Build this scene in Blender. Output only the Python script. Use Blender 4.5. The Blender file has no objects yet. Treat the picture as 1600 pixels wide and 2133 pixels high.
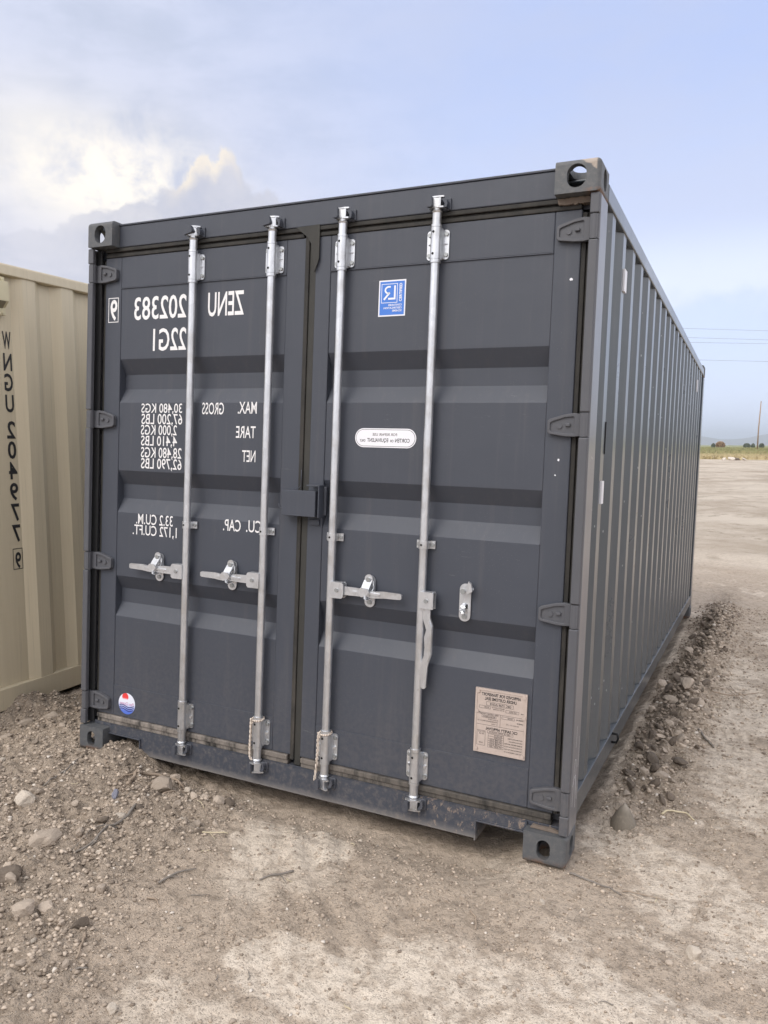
import bpy, bmesh, math, random
import numpy as np
from mathutils import Vector, Matrix
R_ = math.radians
random.seed(7)
scene = bpy.context.scene
C = scene.collection

# ------------------------------------------------------------------ camera
cam_d = bpy.data.cameras.new('camera'); cam = bpy.data.objects.new('camera', cam_d); C.objects.link(cam)
rt = Vector((0.89774, 0.4405, 0.00559)); dn = Vector((0.0398, -0.06846, -0.99686)); fw = Vector((-0.43873, 0.89514, -0.079))
m3 = Matrix((rt, -dn, -fw)).transposed()
cam.matrix_world = Matrix.Translation((3.0232, -2.8713, 1.5340)) @ m3.to_4x4()
cam_d.sensor_fit = 'HORIZONTAL'; cam_d.sensor_width = 36.0
cam_d.lens = 36.0 * 1662.77 / 1600.0
cam_d.shift_x = 33.9 / 1600.0; cam_d.shift_y = -12.3 / 1600.0
cam_d.clip_start = 0.05; cam_d.clip_end = 40000
scene.camera = cam
scene.render.resolution_x = 768; scene.render.resolution_y = 1024
scene.view_settings.view_transform = 'Standard'; scene.view_settings.look = 'None'
scene.view_settings.exposure = 0.42; scene.view_settings.gamma = 1.0
scene.view_settings.use_curve_mapping = False

# ------------------------------------------------------------------ node helpers
class NT:
    def __init__(s, nt): s.nt = nt
    def new(s, t, **k):
        n = s.nt.nodes.new(t)
        for a, b in k.items(): setattr(n, a, b)
        return n
    def put(s, sock, v):
        if v is None: return
        if hasattr(v, 'links'): s.nt.links.new(v, sock)
        else:
            if sock.type == 'RGBA' and len(v) == 3: v = (*v, 1)
            sock.default_value = v
    def m(s, op, a, b=None, c=None, clamp=False):
        n = s.new('ShaderNodeMath', operation=op); n.use_clamp = clamp
        s.put(n.inputs[0], a); s.put(n.inputs[1], b); s.put(n.inputs[2], c)
        return n.outputs[0]
    def sm(s, v, lo, hi, a=0.0, b=1.0):
        n = s.new('ShaderNodeMapRange', interpolation_type='SMOOTHSTEP')
        s.put(n.inputs[0], v)
        for i, q in enumerate((lo, hi, a, b)): s.put(n.inputs[i + 1], q)
        return n.outputs[0]
    def mix(s, f, a, b, bt='MIX'):
        n = s.new('ShaderNodeMix', data_type='RGBA', blend_type=bt); n.clamp_factor = True
        s.put(n.inputs[0], f); s.put(n.inputs[6], a); s.put(n.inputs[7], b)
        return n.outputs[2]
    def noise(s, vec, scale, detail=4, rough=.55, dist=0.0):
        n = s.new('ShaderNodeTexNoise'); s.put(n.inputs['Vector'], vec)
        n.inputs['Scale'].default_value = scale; n.inputs['Detail'].default_value = detail
        n.inputs['Roughness'].default_value = rough; n.inputs['Distortion'].default_value = dist
        return n.outputs[0]
    def vor(s, vec, scale, feature='F1', out=0, rnd=1.0):
        n = s.new('ShaderNodeTexVoronoi', feature=feature); s.put(n.inputs['Vector'], vec)
        n.inputs['Scale'].default_value = scale; n.inputs['Randomness'].default_value = rnd
        return n.outputs[out]
    def mapv(s, vec, scale=(1, 1, 1), loc=(0, 0, 0)):
        n = s.new('ShaderNodeMapping'); s.put(n.inputs[0], vec)
        n.inputs['Scale'].default_value = scale; n.inputs['Location'].default_value = loc
        return n.outputs[0]
    def sep(s, v):
        n = s.new('ShaderNodeSeparateXYZ'); s.put(n.inputs[0], v); return n.outputs

def mat(name, fn=None, base=(.5, .5, .5), rough=.6, metal=0.0, spec=None):
    m = bpy.data.materials.new(name); m.use_nodes = True
    nt = m.node_tree; b = nt.nodes['Principled BSDF']
    b.inputs['Base Color'].default_value = (*base, 1); b.inputs['Roughness'].default_value = rough
    b.inputs['Metallic'].default_value = metal
    if spec is not None: b.inputs['Specular IOR Level'].default_value = spec
    if fn:
        k = NT(nt); tc = k.new('ShaderNodeTexCoord'); fn(k, b, tc.outputs['Object'])
    return m
def bump(k, b, h, strength=.3, dist=.002):
    n = k.new('ShaderNodeBump'); n.inputs['Strength'].default_value = strength
    n.inputs['Distance'].default_value = dist; k.put(n.inputs['Height'], h)
    k.put(b.inputs['Normal'], n.outputs[0])

# ------------------------------------------------------------------ world: daylight under thin cloud
SUN_AZ, SUN_EL = -162.0, 46.0      # bearing from +y towards +x: behind the camera, a little to its left
w = bpy.data.worlds.new('World'); scene.world = w; w.use_nodes = True
k = NT(w.node_tree); bg = w.node_tree.nodes['Background']
tc = k.new('ShaderNodeTexCoord'); D = tc.outputs['Generated']
sx, sy, sz = k.sep(D)
az = k.m('MULTIPLY', k.m('ARCTAN2', sx, sy), 57.2958)
el = k.m('MULTIPLY', k.m('ARCSINE', sz), 57.2958)
sky = k.new('ShaderNodeTexSky', sky_type='NISHITA'); sky.sun_disc = False
sky.sun_elevation = R_(SUN_EL); sky.sun_rotation = R_(SUN_AZ)
sky.dust_density = 2.5; sky.air_density = 1.0
ST = 0.1
def col(r, g, b): return (r / ST, g / ST, b / ST)
wd = k.mapv(D, (1, 1, 2.6))
n1 = k.noise(wd, 2.2, 5, .5, .3)
n2 = k.noise(k.mapv(D, (1, 1, 3.5), (3, 1, 2)), 5.5, 6, .6, .2)
n3 = k.noise(D, 16, 7, .62, .25)
n4 = k.noise(D, 34, 6, .6, .1)
# blue part of the sky, paler towards the horizon
blue = k.mix(k.sm(el, 2, 26), col(.68, .76, .96), col(.41, .505, .79))
pale = k.mix(k.sm(el, 0, 30), col(.60, .645, .83), col(.47, .52, .70))
cl_amt = k.m('MULTIPLY', k.sm(k.m('ADD', n1, k.m('MULTIPLY', n2, .35)), .50, .86), .75)
c0 = k.mix(cl_amt, blue, pale)
# thin grey-white sheet to the left of the view, thicker behind the camera
left = k.sm(k.m('ADD', az, k.m('MULTIPLY', k.m('SUBTRACT', n1, .5), 34)), -12, -46)
c1 = k.mix(k.m('MULTIPLY', left, .95), c0, k.mix(k.sm(k.m('ADD', k.m('MULTIPLY', n2, .7), k.m('MULTIPLY', n3, .3)), .36, .62), k.mix(k.sm(el, 9, 27), col(.50, .51, .60), col(.48, .52, .64)), k.mix(k.sm(el, 9, 27), col(.64, .63, .70), col(.58, .61, .74))))
# white bank low on the right
lowc = k.m('MULTIPLY', k.sm(k.m('ADD', el, k.m('MULTIPLY', k.m('SUBTRACT', n3, .5), 5)), 8.6, 10.2, 0, 1), k.sm(el, 15, 10.5))
lowc = k.m('MULTIPLY', lowc, k.sm(az, -16, -6))
c2 = k.mix(k.m('MULTIPLY', lowc, .5), c1, col(.80, .84, .97))
under = k.m('MULTIPLY', k.sm(k.m('ADD', el, k.m('MULTIPLY', k.m('SUBTRACT', n3, .5), 5)), 9.6, 8.4), k.sm(el, 2, 7))
c2 = k.mix(k.m('MULTIPLY', under, .5), c2, col(.57, .67, .93))
# heaped cloud with a lit crown and the glow beside it
def gauss(ca, ce, wa, we):
    a = k.m('DIVIDE', k.m('SUBTRACT', az, ca), wa); e = k.m('DIVIDE', k.m('SUBTRACT', el, ce), we)
    r = k.m('ADD', k.m('MULTIPLY', a, a), k.m('MULTIPLY', e, e))
    return k.m('POWER', 2.718, k.m('MULTIPLY', r, -1))
glow = k.m('MULTIPLY', gauss(-43.0, 16.8, 5.8, 3.0), k.sm(k.m('ADD', n3, k.m('MULTIPLY', n2, .4)), .42, .76))
glow2 = k.m('MULTIPLY', gauss(-49, 18.5, 5.0, 3.6), .42)
c3 = k.mix(k.m('ADD', glow, glow2, clamp=True), c2, col(1.0, .92, .79))
fc = k.new('ShaderNodeFloatCurve'); cu = fc.mapping.curves[0]
def ptx(a): return (a + 60) / 35.0
pts = [(-60, 13), (-48, 13.6), (-44, 15.2), (-40.3, 16.6), (-38.7, 18.0), (-37.3, 18.9), (-36.9, 18.5), (-36.1, 19.1), (-35.1, 18.2), (-34.0, 17.0), (-32.5, 16.6), (-30.5, 15.4), (-25, 9)]
while len(cu.points) < len(pts): cu.points.new(.5, .5)
for p, (a, e) in zip(cu.points, pts): p.location = (ptx(a), e / 20.0)
fc.mapping.update()
k.put(fc.inputs['Value'], k.m('DIVIDE', k.m('ADD', az, 60), 35.0))
top = k.m('MULTIPLY', fc.outputs[0], 20)
top = k.m('ADD', top, k.m('ADD', k.m('MULTIPLY', k.m('SUBTRACT', n3, .5), 3.6), k.m('MULTIPLY', k.m('SUBTRACT', n4, .5), 2.0)))
dd = k.m('SUBTRACT', top, el)
cmask = k.m('MULTIPLY', k.sm(dd, -.12, .5), k.m('MULTIPLY', k.sm(az, -60, -41), k.sm(az, -28.5, -34)))
cmask = k.m('MULTIPLY', cmask, k.sm(el, 8, 13))
rim = k.m('MULTIPLY', k.sm(dd, 1.7, .1), k.m('MULTIPLY', k.sm(az, -34.6, -36.2), k.sm(az, -40.4, -38.4)))
body = k.mix(k.sm(n3, .3, .75), col(.46, .47, .56), col(.58, .57, .62))
ccol = k.mix(k.m('MULTIPLY', rim, .9), body, col(.92, .80, .62))
c4 = k.mix(k.m('MULTIPLY', cmask, .82), c3, ccol)
# unseen sky overhead, behind and to the right, brightened as added fill light
behind = k.m('MAXIMUM', k.sm(sy, .45, -.35), k.sm(sx, .12, .55))
high = k.sm(el, 34, 62)
bh = k.m('MAXIMUM', behind, high)
c5 = k.mix(bh, c4, k.mix(high, k.mix(n2, col(.92, .92, 1.0), col(1.22, 1.2, 1.24)), k.mix(n2, col(.86, .88, .98), col(1.15, 1.15, 1.20))))
below = k.sm(el, 0, -4)
c6 = k.mix(below, c5, col(.35, .32, .28))
fin = k.mix(.90, sky.outputs[0], c6)
k.put(bg.inputs['Color'], fin); bg.inputs['Strength'].default_value = ST

sun_d = bpy.data.lights.new('sun', 'SUN'); sun = bpy.data.objects.new('sun', sun_d); C.objects.link(sun)
sun_d.energy = 1.42; sun_d.angle = R_(38); sun_d.color = (1.0, .95, .88)
sd = Vector((math.sin(R_(SUN_AZ)) * math.cos(R_(SUN_EL)), math.cos(R_(SUN_AZ)) * math.cos(R_(SUN_EL)), math.sin(R_(SUN_EL))))
sun.rotation_euler = sd.to_track_quat('Z', 'Y').to_euler()

# ------------------------------------------------------------------ object helpers
def tag(o, label=None, cat=None, group=None, kind=None):
    if label: o['label'] = label
    if cat: o['category'] = cat
    if group: o['group'] = group
    if kind: o['kind'] = kind
    return o
def empty(name, loc=(0, 0, 0)):
    o = bpy.data.objects.new(name, None); C.objects.link(o); o.location = loc; o.empty_display_size = .2
    return o
def link(name, me, parent=None):
    o = bpy.data.objects.new(name, me); C.objects.link(o)
    if parent is not None: o.parent = parent
    return o

class MB:
    """collects shapes; every shape carries a material index"""
    def __init__(s): s.v = []; s.f = []; s.mi = []; s.sm = []
    def add(s, vs, fs, mi=0, smooth=False):
        o = len(s.v); s.v += [tuple(p) for p in vs]
        for f in fs: s.f.append([i + o for i in f]); s.mi.append(mi); s.sm.append(smooth)
        return s
    def box(s, x0, x1, y0, y1, z0, z1, mi=0):
        vs = [(x, y, z) for z in (z0, z1) for y in (y0, y1) for x in (x0, x1)]
        return s.add(vs, [(0, 2, 3, 1), (4, 5, 7, 6), (0, 1, 5, 4), (2, 6, 7, 3), (0, 4, 6, 2), (1, 3, 7, 5)], mi)
    def prism(s, poly, a, b, axis='z', mi=0, smooth=False, caps=True):
        """poly: 2D points; axis z -> (x,y); y -> (x,z); x -> (y,z)"""
        def P(p, t): return {'z': (p[0], p[1], t), 'y': (p[0], t, p[1]), 'x': (t, p[0], p[1])}[axis]
        n = len(poly); vs = [P(p, a) for p in poly] + [P(p, b) for p in poly]
        fs = [(i, (i + 1) % n, n + (i + 1) % n, n + i) for i in range(n)]
        s.add(vs, fs, mi, smooth)
        if caps: s.add([P(p, a) for p in poly], [tuple(range(n))[::-1]], mi); s.add([P(p, b) for p in poly], [tuple(range(n))], mi)
        return s
    def cyl(s, c, r, h, axis='z', n=20, mi=0, r2=None, caps=True):
        r2 = r if r2 is None else r2
        def P(a, rr, t):
            u, v_ = rr * math.cos(a), rr * math.sin(a)
            return {'z': (c[0] + u, c[1] + v_, c[2] + t), 'y': (c[0] + u, c[1] + t, c[2] + v_), 'x': (c[0] + t, c[1] + u, c[2] + v_)}[axis]
        A = [2 * math.pi * i / n for i in range(n)]
        lo = [P(a, r, 0) for a in A]; hi = [P(a, r2, h) for a in A]
        s.add(lo + hi, [(i, (i + 1) % n, n + (i + 1) % n, n + i) for i in range(n)], mi, True)
        if caps: s.add(lo, [tuple(range(n))[::-1]], mi); s.add(hi, [tuple(range(n))], mi)
        return s
    def tube(s, pts, r, n=8, mi=0, caps=True):
        pts = [Vector(p) for p in pts]; rr = r if hasattr(r, '__len__') else [r] * len(pts)
        rings = []; up = Vector((.13, .21, .97))
        for i, p in enumerate(pts):
            t = (pts[min(i + 1, len(pts) - 1)] - pts[max(i - 1, 0)]).normalized()
            a = t.cross(up)
            if a.length < 1e-3: a = t.cross(Vector((1, 0, 0)))
            a.normalize(); b = t.cross(a)
            rings.append([p + (a * math.cos(2 * math.pi * j / n) + b * math.sin(2 * math.pi * j / n)) * rr[i] for j in range(n)])
        vs = [q for ring in rings for q in ring]; fs = []
        for i in range(len(pts) - 1):
            for j in range(n): fs.append((i * n + j, i * n + (j + 1) % n, (i + 1) * n + (j + 1) % n, (i + 1) * n + j))
        if caps: fs.append(tuple(range(n))[::-1]); fs.append(tuple((len(pts) - 1) * n + j for j in range(n)))
        return s.add(vs, fs, mi, True)
    def join(s, me, mi=0, M=None):
        vs = [(M @ v.co) if M else v.co for v in me.vertices]
        return s.add(vs, [tuple(p.vertices) for p in me.polygons], mi)
    def build(s, name, mats, parent=None, bevel=0, seg=2, normals=True, angle=35):
        me = bpy.data.meshes.new(name); me.from_pydata(s.v, [], s.f); me.update()
        if not isinstance(mats, (list, tuple)): mats = [mats]
        for m_ in mats: me.materials.append(m_)
        me.polygons.foreach_set('material_index', s.mi); me.polygons.foreach_set('use_smooth', s.sm)
        if normals:
            bm = bmesh.new(); bm.from_mesh(me); bmesh.ops.recalc_face_normals(bm, faces=bm.faces); bm.to_mesh(me); bm.free()
        o = link(name, me, parent)
        if bevel:
            b = o.modifiers.new('bevel', 'BEVEL'); b.width = bevel; b.segments = seg; b.limit_method = 'ANGLE'; b.angle_limit = R_(angle)
            b.harden_normals = False
        return o

def text_mesh(s, off=0.0):
    cu = bpy.data.curves.new('lettering', 'FONT'); cu.body = s; cu.size = 1.0; cu.offset = off; cu.resolution_u = 3
    o = bpy.data.objects.new('lettering', cu); C.objects.link(o)
    dg = bpy.context.evaluated_depsgraph_get(); me = bpy.data.meshes.new_from_object(o.evaluated_get(dg))
    bpy.data.objects.remove(o); bpy.data.curves.remove(cu)
    n = len(me.vertices); a = np.empty(n * 3); me.vertices.foreach_get('co', a); a = a.reshape(n, 3)
    fs = [tuple(p.vertices) for p in me.polygons]; bpy.data.meshes.remove(me)
    return a, fs
CAPH = text_mesh('H')[0][:, 1].max()
def put_text(mb, s, xs, xe, zt, zb, y, mi=0, off=.012, axis='y'):
    """writing fitted between start xs and end xe, cap line zt, base line zb (the place is seen mirrored)"""
    a, fs = text_mesh(s, off); x0, x1 = a[:, 0].min(), a[:, 0].max()
    u = (a[:, 0] - x0) / (x1 - x0); v = a[:, 1] / CAPH
    X = xs + u * (xe - xs); Z = zb + v * (zt - zb)
    if axis == 'y': vs = [(X[i], y, Z[i]) for i in range(len(a))]
    else: vs = [(y, X[i], Z[i]) for i in range(len(a))]
    mb.add(vs, fs, mi)
def put_vtext(mb, s, zs, ze, xb, xt, y, mi=0, off=.012):
    """writing running up or down: advance along z, cap height along x"""
    a, fs = text_mesh(s, off); x0, x1 = a[:, 0].min(), a[:, 0].max()
    u = (a[:, 0] - x0) / (x1 - x0); v = a[:, 1] / CAPH
    mb.add([(xb + v[i] * (xt - xb), y, zs + u[i] * (ze - zs)) for i in range(len(a))], fs, mi)

# ------------------------------------------------------------------ materials
def f_paint(base, dustc=(.30, .26, .22), streak=.25, chips=0.0, dust_lo=.0, chip_col=(.62, .6, .58), rough=.42, coat=0.0):
    def fn(k, b, P):
        x, y, z = k.sep(P)
        n = k.noise(P, 3.0, 5, .6); nf = k.noise(P, 60, 4, .6)
        st = k.noise(k.mapv(P, (9, 9, .5)), 3, 5, .6)
        c = k.mix(k.m('MULTIPLY', n, .35), base, tuple(q * 1.28 for q in base))
        c = k.mix(k.m('MULTIPLY', k.sm(st, .5, .8), streak), c, dustc)
        d = k.m('MULTIPLY', k.sm(k.m('ADD', z, k.m('MULTIPLY', k.m('SUBTRACT', n, .5), .5)), .85, -.1), k.sm(nf, .25, .75))
        c = k.mix(k.m('MULTIPLY', d, .13 + dust_lo), c, dustc)
        sf = k.noise(k.mapv(P, (1.5, 1, 9)), 6, 6, .75); sg_ = k.noise(P, 1.7, 3, .5)
        c = k.mix(k.m('MULTIPLY', k.m('MULTIPLY', k.sm(sf, .64, .70), k.sm(sg_, .5, .62)), .30), c, (.17, .17, .17))
        sp = k.vor(P, 120); c = k.mix(k.m('MULTIPLY', k.m('MULTIPLY', k.sm(sp, .10, .07), k.sm(k.noise(P, 3.1, 3, .6), .52, .6)), .5), c, (.30, .28, .26))
        if chips:
            vd = k.vor(k.mapv(P, (1, 1, .7)), 28); pick = k.noise(P, 5, 3, .6)
            ch = k.m('MULTIPLY', k.sm(vd, .13, .10), k.sm(pick, .56, .60)); 
            c = k.mix(k.m('MULTIPLY', ch, chips), c, chip_col)
            sc = k.noise(k.mapv(P, (45, 45, 2.2)), 4, 5, .7)
            c = k.mix(k.m('MULTIPLY', k.sm(sc, .68, .74), chips * .55), c, (.045, .045, .047))
        b.inputs['Coat Weight'].default_value = coat; b.inputs['Coat Roughness'].default_value = .13
        k.put(b.inputs['Base Color'], c)
        k.put(b.inputs['Roughness'], k.m('ADD', rough, k.m('MULTIPLY', n, .22)))
        bump(k, b, k.m('ADD', k.m('MULTIPLY', k.noise(P, 5, 3, .5), 2.6), k.m('MULTIPLY', nf, .10)), .30, .004)
    return fn
GREY = (.047, .053, .069)
M = {}
M['paint'] = mat('grey_paint', f_paint(GREY, streak=.06))
M['paint_hinge'] = mat('grey_hinge_paint', f_paint((.078, .080, .090), streak=.05))
M['paint_side_lit'] = mat('grey_side_paint_lit', f_paint((.064, .077, .090), streak=.08, chips=.65, chip_col=(.36, .39, .40), rough=.20, coat=.35))  # the same grey with lightened base, brightness of side reflections painted in
M['paint_post_lit'] = mat('grey_post_paint_lit', f_paint((.150, .152, .168), streak=.10, chips=.45, rough=.26, coat=.3))  # the same grey lightened further, side sheen of the post painted in
def f_sill(k, b, P):
    x, y, z = k.sep(P); n = k.noise(P, 4, 5, .6); nf = k.noise(P, 42, 5, .7)
    c = k.mix(k.m('MULTIPLY', k.sm(nf, .42, .78), .38), GREY, (.24, .205, .175))
    rz = k.m('MULTIPLY', k.sm(x, 1.6, 1.95), k.sm(k.noise(k.mapv(P, (1.4, 1, .8)), 26, 5, .75), .56, .62))
    c = k.mix(k.m('MULTIPLY', rz, .6), c, (.33, .25, .19))
    c = k.mix(k.m('MULTIPLY', k.sm(z, .055, .015), .45), c, (.30, .27, .24))
    k.put(b.inputs['Base Color'], c); b.inputs['Roughness'].default_value = .6
    bump(k, b, nf, .3, .003)
M['sill'] = mat('grey_dusty_sill_paint', f_sill)
def f_cast(k, b, P):
    x, y, z = k.sep(P); nf = k.noise(P, 55, 5, .7); n = k.noise(P, 14, 4, .7)
    c = k.mix(k.m('MULTIPLY', k.sm(nf, .4, .8), .35), (.085, .09, .096), (.22, .20, .18))
    # bared metal on the upper outer corner and rust along the welds
    dg_ = k.m('ADD', k.m('SUBTRACT', z, 2.585), k.m('MULTIPLY', k.m('SUBTRACT', x, 2.372), .9))
    ch = k.m('MULTIPLY', k.m('MULTIPLY', k.sm(k.m('ADD', dg_, k.m('MULTIPLY', k.m('SUBTRACT', n, .5), .07)), .0, .010), k.sm(x, 2.427, 2.420)), k.sm(y, .03, .01))
    c = k.mix(ch, c, k.mix(nf, (.50, .43, .37), (.22, .17, .13)))
    rw = k.m('MULTIPLY', k.sm(k.m('ABSOLUTE', k.m('SUBTRACT', z, 2.477)), .012, .004), k.sm(n, .40, .55))
    c = k.mix(k.m('MULTIPLY', rw, k.sm(x, 2.37, 2.42)), c, (.17, .10, .065))
    rb = k.m('MULTIPLY', k.sm(z, .03, .0), k.sm(n, .42, .6)); c = k.mix(rb, c, (.22, .12, .07))
    k.put(b.inputs['Base Color'], c); b.inputs['Roughness'].default_value = .55
    bump(k, b, k.m('ADD', nf, n), .35, .003)
M['cast'] = mat('grey_cast_steel', f_cast)
def f_gasket(dusty):
    def fn(k, b, P):
        x, y, z = k.sep(P); n = k.noise(k.mapv(P, (1, 1, .35)), 16, 5, .7); nf = k.noise(P, 90, 3, .6)
        low = k.sm(z, 1.1, .1)
        c = k.mix(k.m('MULTIPLY', k.sm(n, .35, .7), k.m('ADD', .28, k.m('MULTIPLY', low, .4))), (.018, .017, .015), (.085, .074, .061))
        if dusty: c = k.mix(k.m('MULTIPLY', k.sm(n, .3, .6), k.sm(x, 2.4, .3, .10, .85)), c, (.30, .26, .225))
        k.put(b.inputs['Base Color'], c); b.inputs['Roughness'].default_value = .75; bump(k, b, nf, .2, .001)
    return fn
M['gasket'] = mat('brown_rubber_gasket', f_gasket(False)); M['gasket_dark'] = mat('dark_rubber_gasket', lambda k, b, P: (k.put(b.inputs['Base Color'], k.mix(k.noise(k.mapv(P, (1, 1, .35)), 16, 5, .7), (.016, .0165, .015), (.05, .047, .04)))), (.03, .03, .025), .7); M['gasket_low'] = mat('dusty_rubber_gasket', f_gasket(True))
def f_galv(k, b, P):
    n = k.vor(P, 70, out=1); s = k.noise(k.mapv(P, (60, 60, 8)), 2, 4, .7); d = k.noise(P, 7, 4, .6)
    c = k.mix(k.m('MULTIPLY', s, .5), (.76, .775, .80), (.54, .55, .57))
    c = k.mix(k.m('MULTIPLY', k.sm(d, .48, .66), .5), c, (.46, .44, .41)); v2 = k.vor(k.mapv(P, (1, 1, .6)), 55, out=1); c = k.mix(k.m('MULTIPLY', k.sep(v2)[0], .28), c, (.40, .42, .45))
    c = k.mix(k.m('MULTIPLY', k.sm(k.noise(k.mapv(P, (3, 3, .8)), 30, 5, .75), .66, .72), .6), c, (.24, .22, .20))
    k.put(b.inputs['Base Color'], c); b.inputs['Metallic'].default_value = .80
    k.put(b.inputs['Roughness'], k.m('ADD', .22, k.m('MULTIPLY', s, .22))); bump(k, b, k.m('ADD', s, k.m('MULTIPLY', d, 1.5)), .3, .002)
M['galv'] = mat('galvanised_steel', f_galv)
M['bolt'] = mat('grey_bolt_steel', None, (.36, .37, .37), .4, .7)
M['black'] = mat('black_hole_shade_and_ring', None, (.01, .01, .011), .8)  # black painted for the shade inside holes and gaps; also the ring's colour
M['white'] = mat('white_stencil_paint', lambda k, b, P: (k.put(b.inputs['Base Color'], k.mix(k.sm(k.noise(P, 70, 4, .7), .62, .75), (.80, .79, .79), (.5, .5, .5)))), (.8, .8, .8), .5)
M['ink'] = mat('black_ink', None, (.025, .024, .026), .6)
M['ink_soft'] = mat('worn_dark_ink', None, (.10, .085, .08), .6)
M['blue'] = mat('blue_sticker', None, (.055, .19, .62), .35)
M['stickwhite'] = mat('white_sticker', None, (.80, .80, .84), .4)
M['plate'] = mat('pale_bronze_plate', lambda k, b, P: (k.put(b.inputs['Base Color'], k.mix(k.noise(P, 40, 4, .6), (.46, .38, .33), (.58, .49, .44)))), (.5, .43, .38), .5, .25)
M['rust'] = mat('light_rust', lambda k, b, P: (k.put(b.inputs['Base Color'], k.mix(k.noise(P, 30, 5, .7), (.10, .08, .065), (.24, .19, .15)))), (.3, .2, .12), .85)
def f_rope(k, b, P):
    s = k.new('ShaderNodeTexWave'); s.inputs['Scale'].default_value = 60; s.inputs['Distortion'].default_value = 1.5
    k.put(s.inputs['Vector'], k.mapv(P, (.6, .2, 1)))
    k.put(b.inputs['Base Color'], k.mix(s.outputs[1], (.38, .31, .25), (.70, .62, .54))); b.inputs['Roughness'].default_value = .9
M['rope'] = mat('tan_rope_fibre', f_rope)
def f_beige(k, b, P):
    x, y, z = k.sep(P); st = k.noise(k.mapv(P, (1, 16, .55)), 3, 6, .65); st2 = k.noise(k.mapv(P, (1, 60, .7)), 2, 5, .7)
    c = k.mix(st, (.60, .515, .36), (.70, .61, .445))
    c = k.mix(k.m('MULTIPLY', k.sm(st2, .55, .72), .42), c, (.36, .32, .235))
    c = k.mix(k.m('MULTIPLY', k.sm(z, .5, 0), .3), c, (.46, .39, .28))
    k.put(b.inputs['Base Color'], c); b.inputs['Roughness'].default_value = .45
    bump(k, b, k.m('ADD', st, k.noise(P, 6, 3, .5)), .25, .005)
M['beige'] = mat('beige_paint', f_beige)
M['beige_vent'] = mat('cream_paint', None, (.64, .57, .38), .5)
M['mesh'] = mat('vent_gauze', lambda k, b, P: (k.put(b.inputs['Base Color'], k.mix(k.sm(k.vor(P, 260), .2, .5), (.12, .10, .07), (.26, .22, .15)))), (.2, .17, .12), .8)

# ------------------------------------------------------------------ ISO corner casting (exact booleans, evaluated once)
def slot_poly(w_, h_, n=7):
    r = min(w_, h_) / 2; dx, dz = w_ / 2 - r, h_ / 2 - r; P = []
    for q, (sx_, sz_) in enumerate(((1, 1), (-1, 1), (-1, -1), (1, -1))):
        for i in range(n):
            a = math.pi / 2 * (q + i / (n - 1)); P.append((sx_ * dx + r * math.cos(a), sz_ * dz + r * math.sin(a)))
    return P
def casting(frontw, fronth):
    """local box: x from outer face (0) inwards to .162, y from end face (0) to .178, z 0..118 measured from the outer horizontal face"""
    bm = bmesh.new(); bmesh.ops.create_cube(bm, size=1)
    for v in bm.verts: v.co = Vector(((v.co.x + .5) * .162, (v.co.y + .5) * .178, (v.co.z + .5) * .118))
    es = [e for e in bm.edges if sum(1 for v in e.verts if v.co.x < 1e-6) == 2 or (all(v.co.y < 1e-6 for v in e.verts) and all(v.co.z < 1e-6 for v in e.verts))]
    bmesh.ops.bevel(bm, geom=es, offset=.017, segments=4, affect='EDGES', profile=.5)
    me = bpy.data.meshes.new('corner_casting'); bm.to_mesh(me); bm.free()
    o = link('corner_casting', me); cs = []
    def cutter(mb): 
        c = mb.build('cut', M['black']); cs.append(c)
        b = o.modifiers.new('b', 'BOOLEAN'); b.operation = 'DIFFERENCE'; b.object = c; b.solver = 'EXACT'
    cutter(MB().box(.027, .15, .028, .166, .026, .106))
    cutter(MB().prism([(a + .085, b + .059) for a, b in slot_poly(frontw, fronth)], -.05, .05, 'y'))
    cutter(MB().prism([(a + .089, b + .059) for a, b in slot_poly(.058, .078)], -.05, .05, 'x'))
    cutter(MB().prism([(a + .089, b + .089) for a, b in slot_poly(.066, .116)], -.05, .05, 'z'))
    dg = bpy.context.evaluated_depsgraph_get(); dg.update()
    out = bpy.data.meshes.new_from_object(o.evaluated_get(dg))
    for q in cs + [o]: bpy.data.objects.remove(q)
    out.materials.clear()
    return out
CAST_T = casting(.070, .084); CAST_B = casting(.050, .074)
def put_casting(src, W, L, H, right, rear, topp, material, parent, name='corner_casting'):
    n = len(src.vertices); a = np.empty(n * 3); src.vertices.foreach_get('co', a); a = a.reshape(n, 3).copy()
    if right: a[:, 0] = W - a[:, 0]
    if rear: a[:, 1] = L - a[:, 1]
    if topp: a[:, 2] = H - a[:, 2]
    flip = (int(right) + int(rear) + int(topp)) % 2 == 1
    me = bpy.data.meshes.new(name)
    fs = [tuple(p.vertices)[::-1] if flip else tuple(p.vertices) for p in src.polygons]
    me.from_pydata([tuple(q) for q in a], [], fs); me.update(); me.materials.append(material)
    return link(name, me, parent)

def corrug(y0, y1, first, xo, xi, pitch=.2795, flat=.072, slope=.068):
    """profile points (x, y) between y0 and y1: outer flats centred on first + n*pitch, start and end on the inner line"""
    pts = [(xi, y0)]; c = first
    while c - flat / 2 - slope < y0: c += pitch
    while c + flat / 2 + slope <= y1 + 1e-6:
        pts += [(xi, c - flat / 2 - slope), (xo, c - flat / 2), (xo, c + flat / 2), (xi, c + flat / 2 + slope)]
        c += pitch
    pts.append((xi, y1)); return pts
def sheet(mb, prof, z0, z1, th, mi=0):
    """thin corrugated sheet with real thickness th towards inside"""
    n = len(prof); q = [(x, y) for x, y in prof] + [(x + th, y) for x, y in prof][::-1]
    return mb.prism(q, z0, z1, 'z', mi, caps=False)

W, H, L = 2.438, 2.591, 6.058
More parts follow.
